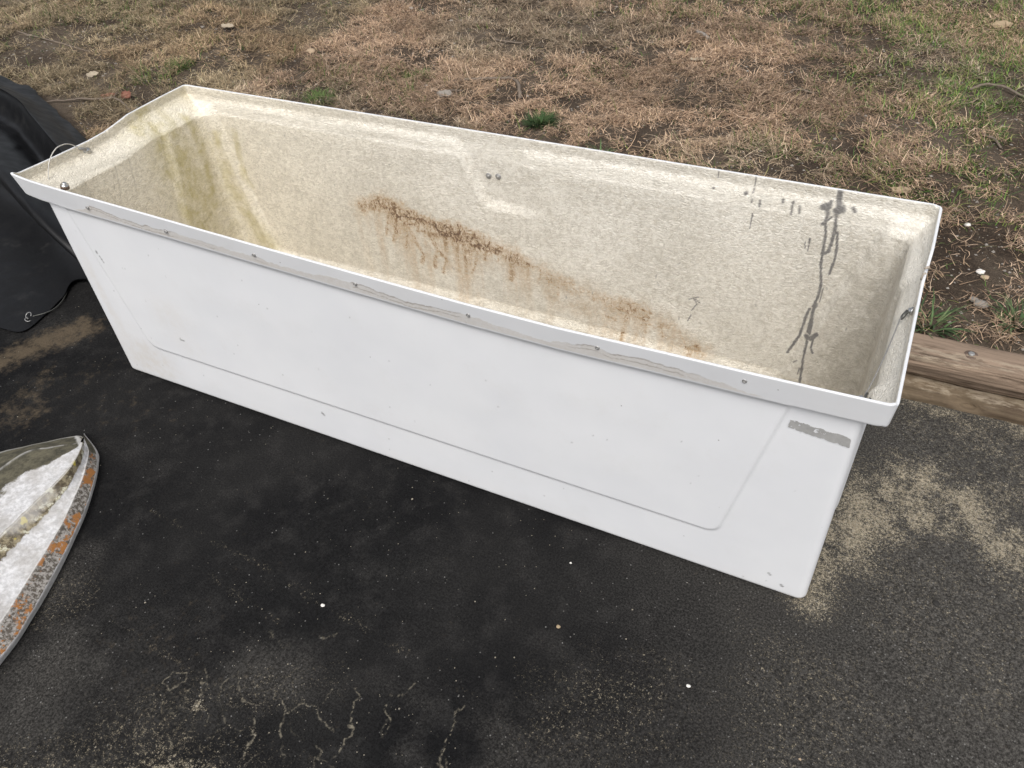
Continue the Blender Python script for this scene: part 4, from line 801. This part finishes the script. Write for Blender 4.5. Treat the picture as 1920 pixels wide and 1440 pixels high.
# ---------------------------------------------------------------- black tarp
tarp = empty('tarp', (-.9, .5, 0), 'black vinyl tarp heaped in long folds beside the left end of the box', 'tarp')
K = [
[(-3.3,1.56,.155),(-2.04,1.225,.160),(-1.82,1.20,.160),(-1.65,1.13,.15),(-1.18,.925,.15),(-.80,.74,.158),(-.56,.675,.15),(-.43,.60,.05)],
[(-3.1,1.38,.20),(-1.9,1.115,.195),(-1.5,1.0,.195),(-.98,.775,.19),(-.62,.63,.165),(-.38,.55,.05)],
[(-2.9,1.25,.272),(-1.635,.956,.268),(-1.253,.809,.268),(-.770,.582,.262),(-.55,.52,.18),(-.32,.46,.05)],
[(-2.88,1.235,.255),(-1.628,.942,.252),(-1.262,.803,.252),(-.80,.585,.246),(-.60,.505,.17),(-.38,.43,.05)],
[(-2.9,1.17,.17),(-1.608,.876,.165),(-1.341,.783,.165),(-1.049,.646,.165),(-.72,.49,.15),(-.42,.40,.05)],
[(-2.5,1.00,.26),(-1.30,.67,.25),(-1.07,.58,.25),(-.90,.51,.24),(-.66,.42,.20),(-.36,.34,.08)],
[(-2.2,.85,.305),(-1.15,.50,.30),(-.90,.40,.30),(-.75,.34,.29),(-.55,.27,.25),(-.30,.24,.10)],
[(-2.1,.78,.26),(-1.08,.445,.25),(-.85,.355,.25),(-.70,.30,.235),(-.50,.24,.19),(-.28,.215,.06)],
[(-2.1,.80,.16),(-1.08,.52,.15),(-.85,.44,.14),(-.70,.39,.13),(-.50,.33,.10),(-.29,.29,.03)],
[(-2.0,.75,.035),(-1.05,.50,.035),(-.83,.42,.034),(-.72,.36,.030),(-.60,.30,.026),(-.52,.26,.02)],
[(-1.8,.45,.020),(-1.0,.22,.020),(-.76,.14,.019),(-.63,.13,.016),(-.54,.15,.013),(-.50,.17,.011)],
[(-1.6,.15,.010),(-.95,.03,.010),(-.63,-.025,.009),(-.54,-.028,.007),(-.474,-.008,.006),(-.482,.085,.006)]]
def resample(P, n):
    d = np.concatenate([[0], np.cumsum(np.linalg.norm(np.diff(P, axis=0), axis=1))]); t = np.linspace(0, d[-1], n)
    return np.stack([np.interp(t, d, P[:, i]) for i in range(3)], -1)
nu = 150; C = np.stack([resample(catmull(k_, 16), nu) for k_ in K]); rows = []
for j in range(nu): rows.append(catmull(C[:, j], 9))
G = np.stack(rows, 1); nv_ = G.shape[0]
ii, jj = np.meshgrid(np.arange(nv_), np.arange(nu), indexing='ij')
G = G + np.stack([0 * ii, .010 * (fbm(jj * .06, ii * .10, 3, 501) - .5), .018 * (fbm(jj * .05, ii * .14, 4, 502) - .5) * np.clip(G[..., 2] / .1, .05, 1)], -1)
G[0] += .016 * np.stack([fbm(np.arange(nu) * .25, np.zeros(nu), 3, 503) - .5, fbm(np.arange(nu) * .25, np.zeros(nu) + 9, 3, 504) - .5, 0 * np.arange(nu)], -1)
T2 = np.vstack([G.reshape(-1, 3), G.reshape(-1, 3) - np.array([0, 0, .003])]); F_ = grid_faces(nu, nv_)
adopt(mesh_np('sheet', T2, np.vstack([F_, F_[:, ::-1] + nu * nv_]), MAT['vinyl']), tarp)
ringp = [(-.512 + .011 * math.cos(a), .045 + .009 * math.sin(a), .018 + .006 * math.sin(a)) for a in np.linspace(0, 5.2, 16)]
make_mesh('grommet', [tube_arrays(ringp, .0014, 6), tube_arrays(catmull([(-.512, .04, .014), (-.508, .026, .016), (-.494, .024, .013), (-.49, .032, .012)], 5), .0016, 6)], 'galv', tarp)
make_mesh('tie_cord', [tube_arrays(catmull([(-.50, .05, .014), (-.480, .085, .010), (-.478, .12, .006), (-.49, .16, .006), (-.515, .20, .006)], 8), .0020, 6)], 'darksteel', tarp)

# ---------------------------------------------------------------- weathered hull, lower left
HC = [
[(.085,-.266,.0),(.178,-.302,.0),(.220,-.337,.0),(.262,-.386,.0),(.309,-.452,.0),(.340,-.503,.0),(.402,-.623,.0),(.447,-.734,.0),(.480,-.852,.0),(.515,-1.15,.0),(.50,-1.6,.0)],
[(.110,-.280,.022),(.190,-.312,.024),(.243,-.351,.025),(.283,-.400,.025),(.326,-.461,.025),(.357,-.516,.025),(.414,-.633,.025),(.460,-.743,.025),(.490,-.854,.025),(.522,-1.15,.025),(.508,-1.6,.025)],
[(.150,-.302,.048),(.202,-.331,.05),(.226,-.355,.05),(.276,-.422,.05),(.318,-.497,.05),(.343,-.545,.05),(.382,-.644,.05),(.415,-.733,.05),(.44,-.82,.05),(.47,-1.15,.05),(.46,-1.6,.05)],
[(.158,-.306,.048),(.199,-.334,.0455),(.221,-.357,.0455),(.271,-.424,.0455),(.313,-.499,.0455),(.338,-.547,.0455),(.377,-.646,.0455),(.410,-.735,.0455),(.435,-.82,.0455),(.465,-1.15,.0455),(.455,-1.6,.0455)],
[(.168,-.314,.052),(.208,-.346,.055),(.238,-.385,.055),(.272,-.45,.055),(.292,-.52,.056),(.302,-.579,.056),(.312,-.655,.057),(.316,-.72,.058),(.32,-.85,.06),(.33,-1.15,.065),(.32,-1.6,.07)],
[(.178,-.325,.060),(.206,-.345,.074),(.232,-.380,.080),(.247,-.415,.081),(.256,-.46,.082),(.262,-.531,.083),(.268,-.60,.084),(.274,-.66,.086),(.275,-.8,.09),(.27,-1.15,.10),(.26,-1.6,.11)],
[(.176,-.326,.060),(.196,-.352,.074),(.196,-.384,.081),(.180,-.415,.083),(.166,-.445,.084),(.154,-.48,.085),(.15,-.548,.087),(.148,-.64,.09),(.146,-.8,.095),(.145,-1.15,.105),(.14,-1.6,.115)],
[(.170,-.324,.058),(.176,-.340,.068),(.150,-.362,.073),(.125,-.384,.075),(.095,-.405,.076),(.078,-.44,.077),(.075,-.495,.079),(.072,-.60,.083),(.07,-.8,.088),(.07,-1.15,.10),(.07,-1.6,.11)],
[(.150,-.304,.046),(.125,-.302,.040),(.093,-.325,.040),(.071,-.344,.040),(.021,-.388,.040),(-.027,-.432,.040),(-.12,-.53,.040),(-.23,-.67,.040),(-.33,-.86,.040),(-.40,-1.15,.040),(-.42,-1.6,.040)],
[(.140,-.298,.040),(.118,-.297,.034),(.087,-.318,.034),(.065,-.337,.034),(.015,-.381,.034),(-.033,-.425,.034),(-.126,-.523,.034),(-.237,-.665,.034),(-.337,-.856,.034),(-.407,-1.147,.034),(-.427,-1.6,.034)],
[(.110,-.276,.0),(.105,-.282,.0),(.078,-.306,.0),(.056,-.325,.0),(.006,-.369,.0),(-.042,-.413,.0),(-.138,-.511,.0),(-.249,-.655,.0),(-.35,-.85,.0),(-.42,-1.147,.0),(-.44,-1.6,.0)]]
nt_ = 220; CC = []
for c_ in HC:
    P = catmull(c_, 14); u = np.linspace(0, 1, nt_) ** 1.5
    d = np.concatenate([[0], np.cumsum(np.linalg.norm(np.diff(P, axis=0), axis=1))]); t = u * d[-1]
    CC.append(np.stack([np.interp(t, d, P[:, i]) for i in range(3)], -1))
rows = []; pid = []; sub = [3, 10, 2, 8, 12, 12, 8, 18, 3, 4]
for i in range(len(CC) - 1):
    for s in range(sub[i]):
        t = s / sub[i]; rows.append(CC[i] * (1 - t) + CC[i + 1] * t); pid.append(i + t)
rows.append(CC[-1]); pid.append(len(CC) - 1.0)
G = np.stack(rows); pid = np.array(pid)[:, None] * np.ones((1, nt_)); hx, hy = G[..., 0], G[..., 1]
G[..., 2] += .003 * (fbm(hx * 30, hy * 30, 4, 601) - .5) * (G[..., 2] > .01)
strip = sstep(3.8, 4.5, pid) * (pid <= 5.02); band = sstep(.95, 1.1, pid) * sstep(2.02, 1.95, pid) * sstep(.035, .085, np.hypot(hx - .155, hy + .30))
dark = np.where(pid > 5.02, sstep(5.45, 6.3, pid + .6 * (fbm(hx * 14, hy * 14, 3, 603) - .5)), 0); dark = np.maximum(dark, .9 * sstep(.11, .03, np.hypot(hx - .155, hy + .30)) * (pid < 2.5) * (pid > .8)); dark = dark * .92
rimm = np.where(pid < .98, .75, 0); rimm = np.maximum(rimm, sstep(.14, .0, np.abs(pid - 2.0)) * .7); rimm = np.maximum(rimm, sstep(.10, .0, np.abs(pid - 8.0)) * .8); rimm = np.maximum(rimm, .7 * sstep(.07, .0, np.abs(pid - 7.0)) * sstep(.3, .6, fbm(hx * 60, hy * 60, 3, 605)))  # pale rim and groove, plus painted highlights along the far ridge and far edge
rimm = np.maximum(rimm, .8 * sstep(.035, .0, np.abs(pid - 5.0)))  # lit crest of the step painted as a thin pale line
flat = np.zeros(hx.size); stroke_apply(flat, hx.ravel(), hy.ravel(), [(.116, -.304), (.148, -.315), (.170, -.327), (.205, -.346)], lambda d, u, v: sstep(.007, .002, d + .006 * (fbm(u * 90, v * 90, 3, 607) - .5)), .02)
rimm = np.maximum(rimm, flat.reshape(hx.shape))
pw = np.zeros(hx.size); stroke_apply(pw, hx.ravel(), hy.ravel(), [(.258, -.50), (.268, -.60)], lambda d, u, v: .5 * sstep(.030, .010, d + .04 * (fbm(u * 60, v * 60, 4, 609) - .5)), .06)
rimm = np.maximum(rimm, pw.reshape(hx.shape) * (pid > 4.3) * (pid < 5.05))
mk_ = np.stack([strip, band, dark, rimm], -1).reshape(-1, 4); V = G.reshape(-1, 3); nr = len(rows)
hullF = grid_faces(nt_, nr)[:, ::-1]
e0 = np.arange(nr) * nt_ + nt_ - 1; c0 = len(V); V = np.vstack([V, [[.05, -1.6, .0]]]); mk_ = np.vstack([mk_, [[0, 0, 0, 0]]])
ho = mesh_np('boat_hull', V, [hullF, np.stack([np.full(nr - 1, c0), e0[1:], e0[:-1]], -1)], MAT['hull'], attrs={'mask': mk_})
tag(ho, 'pointed weathered white boat hull crusted with orange lichen, lower left on the asphalt', 'boat hull')
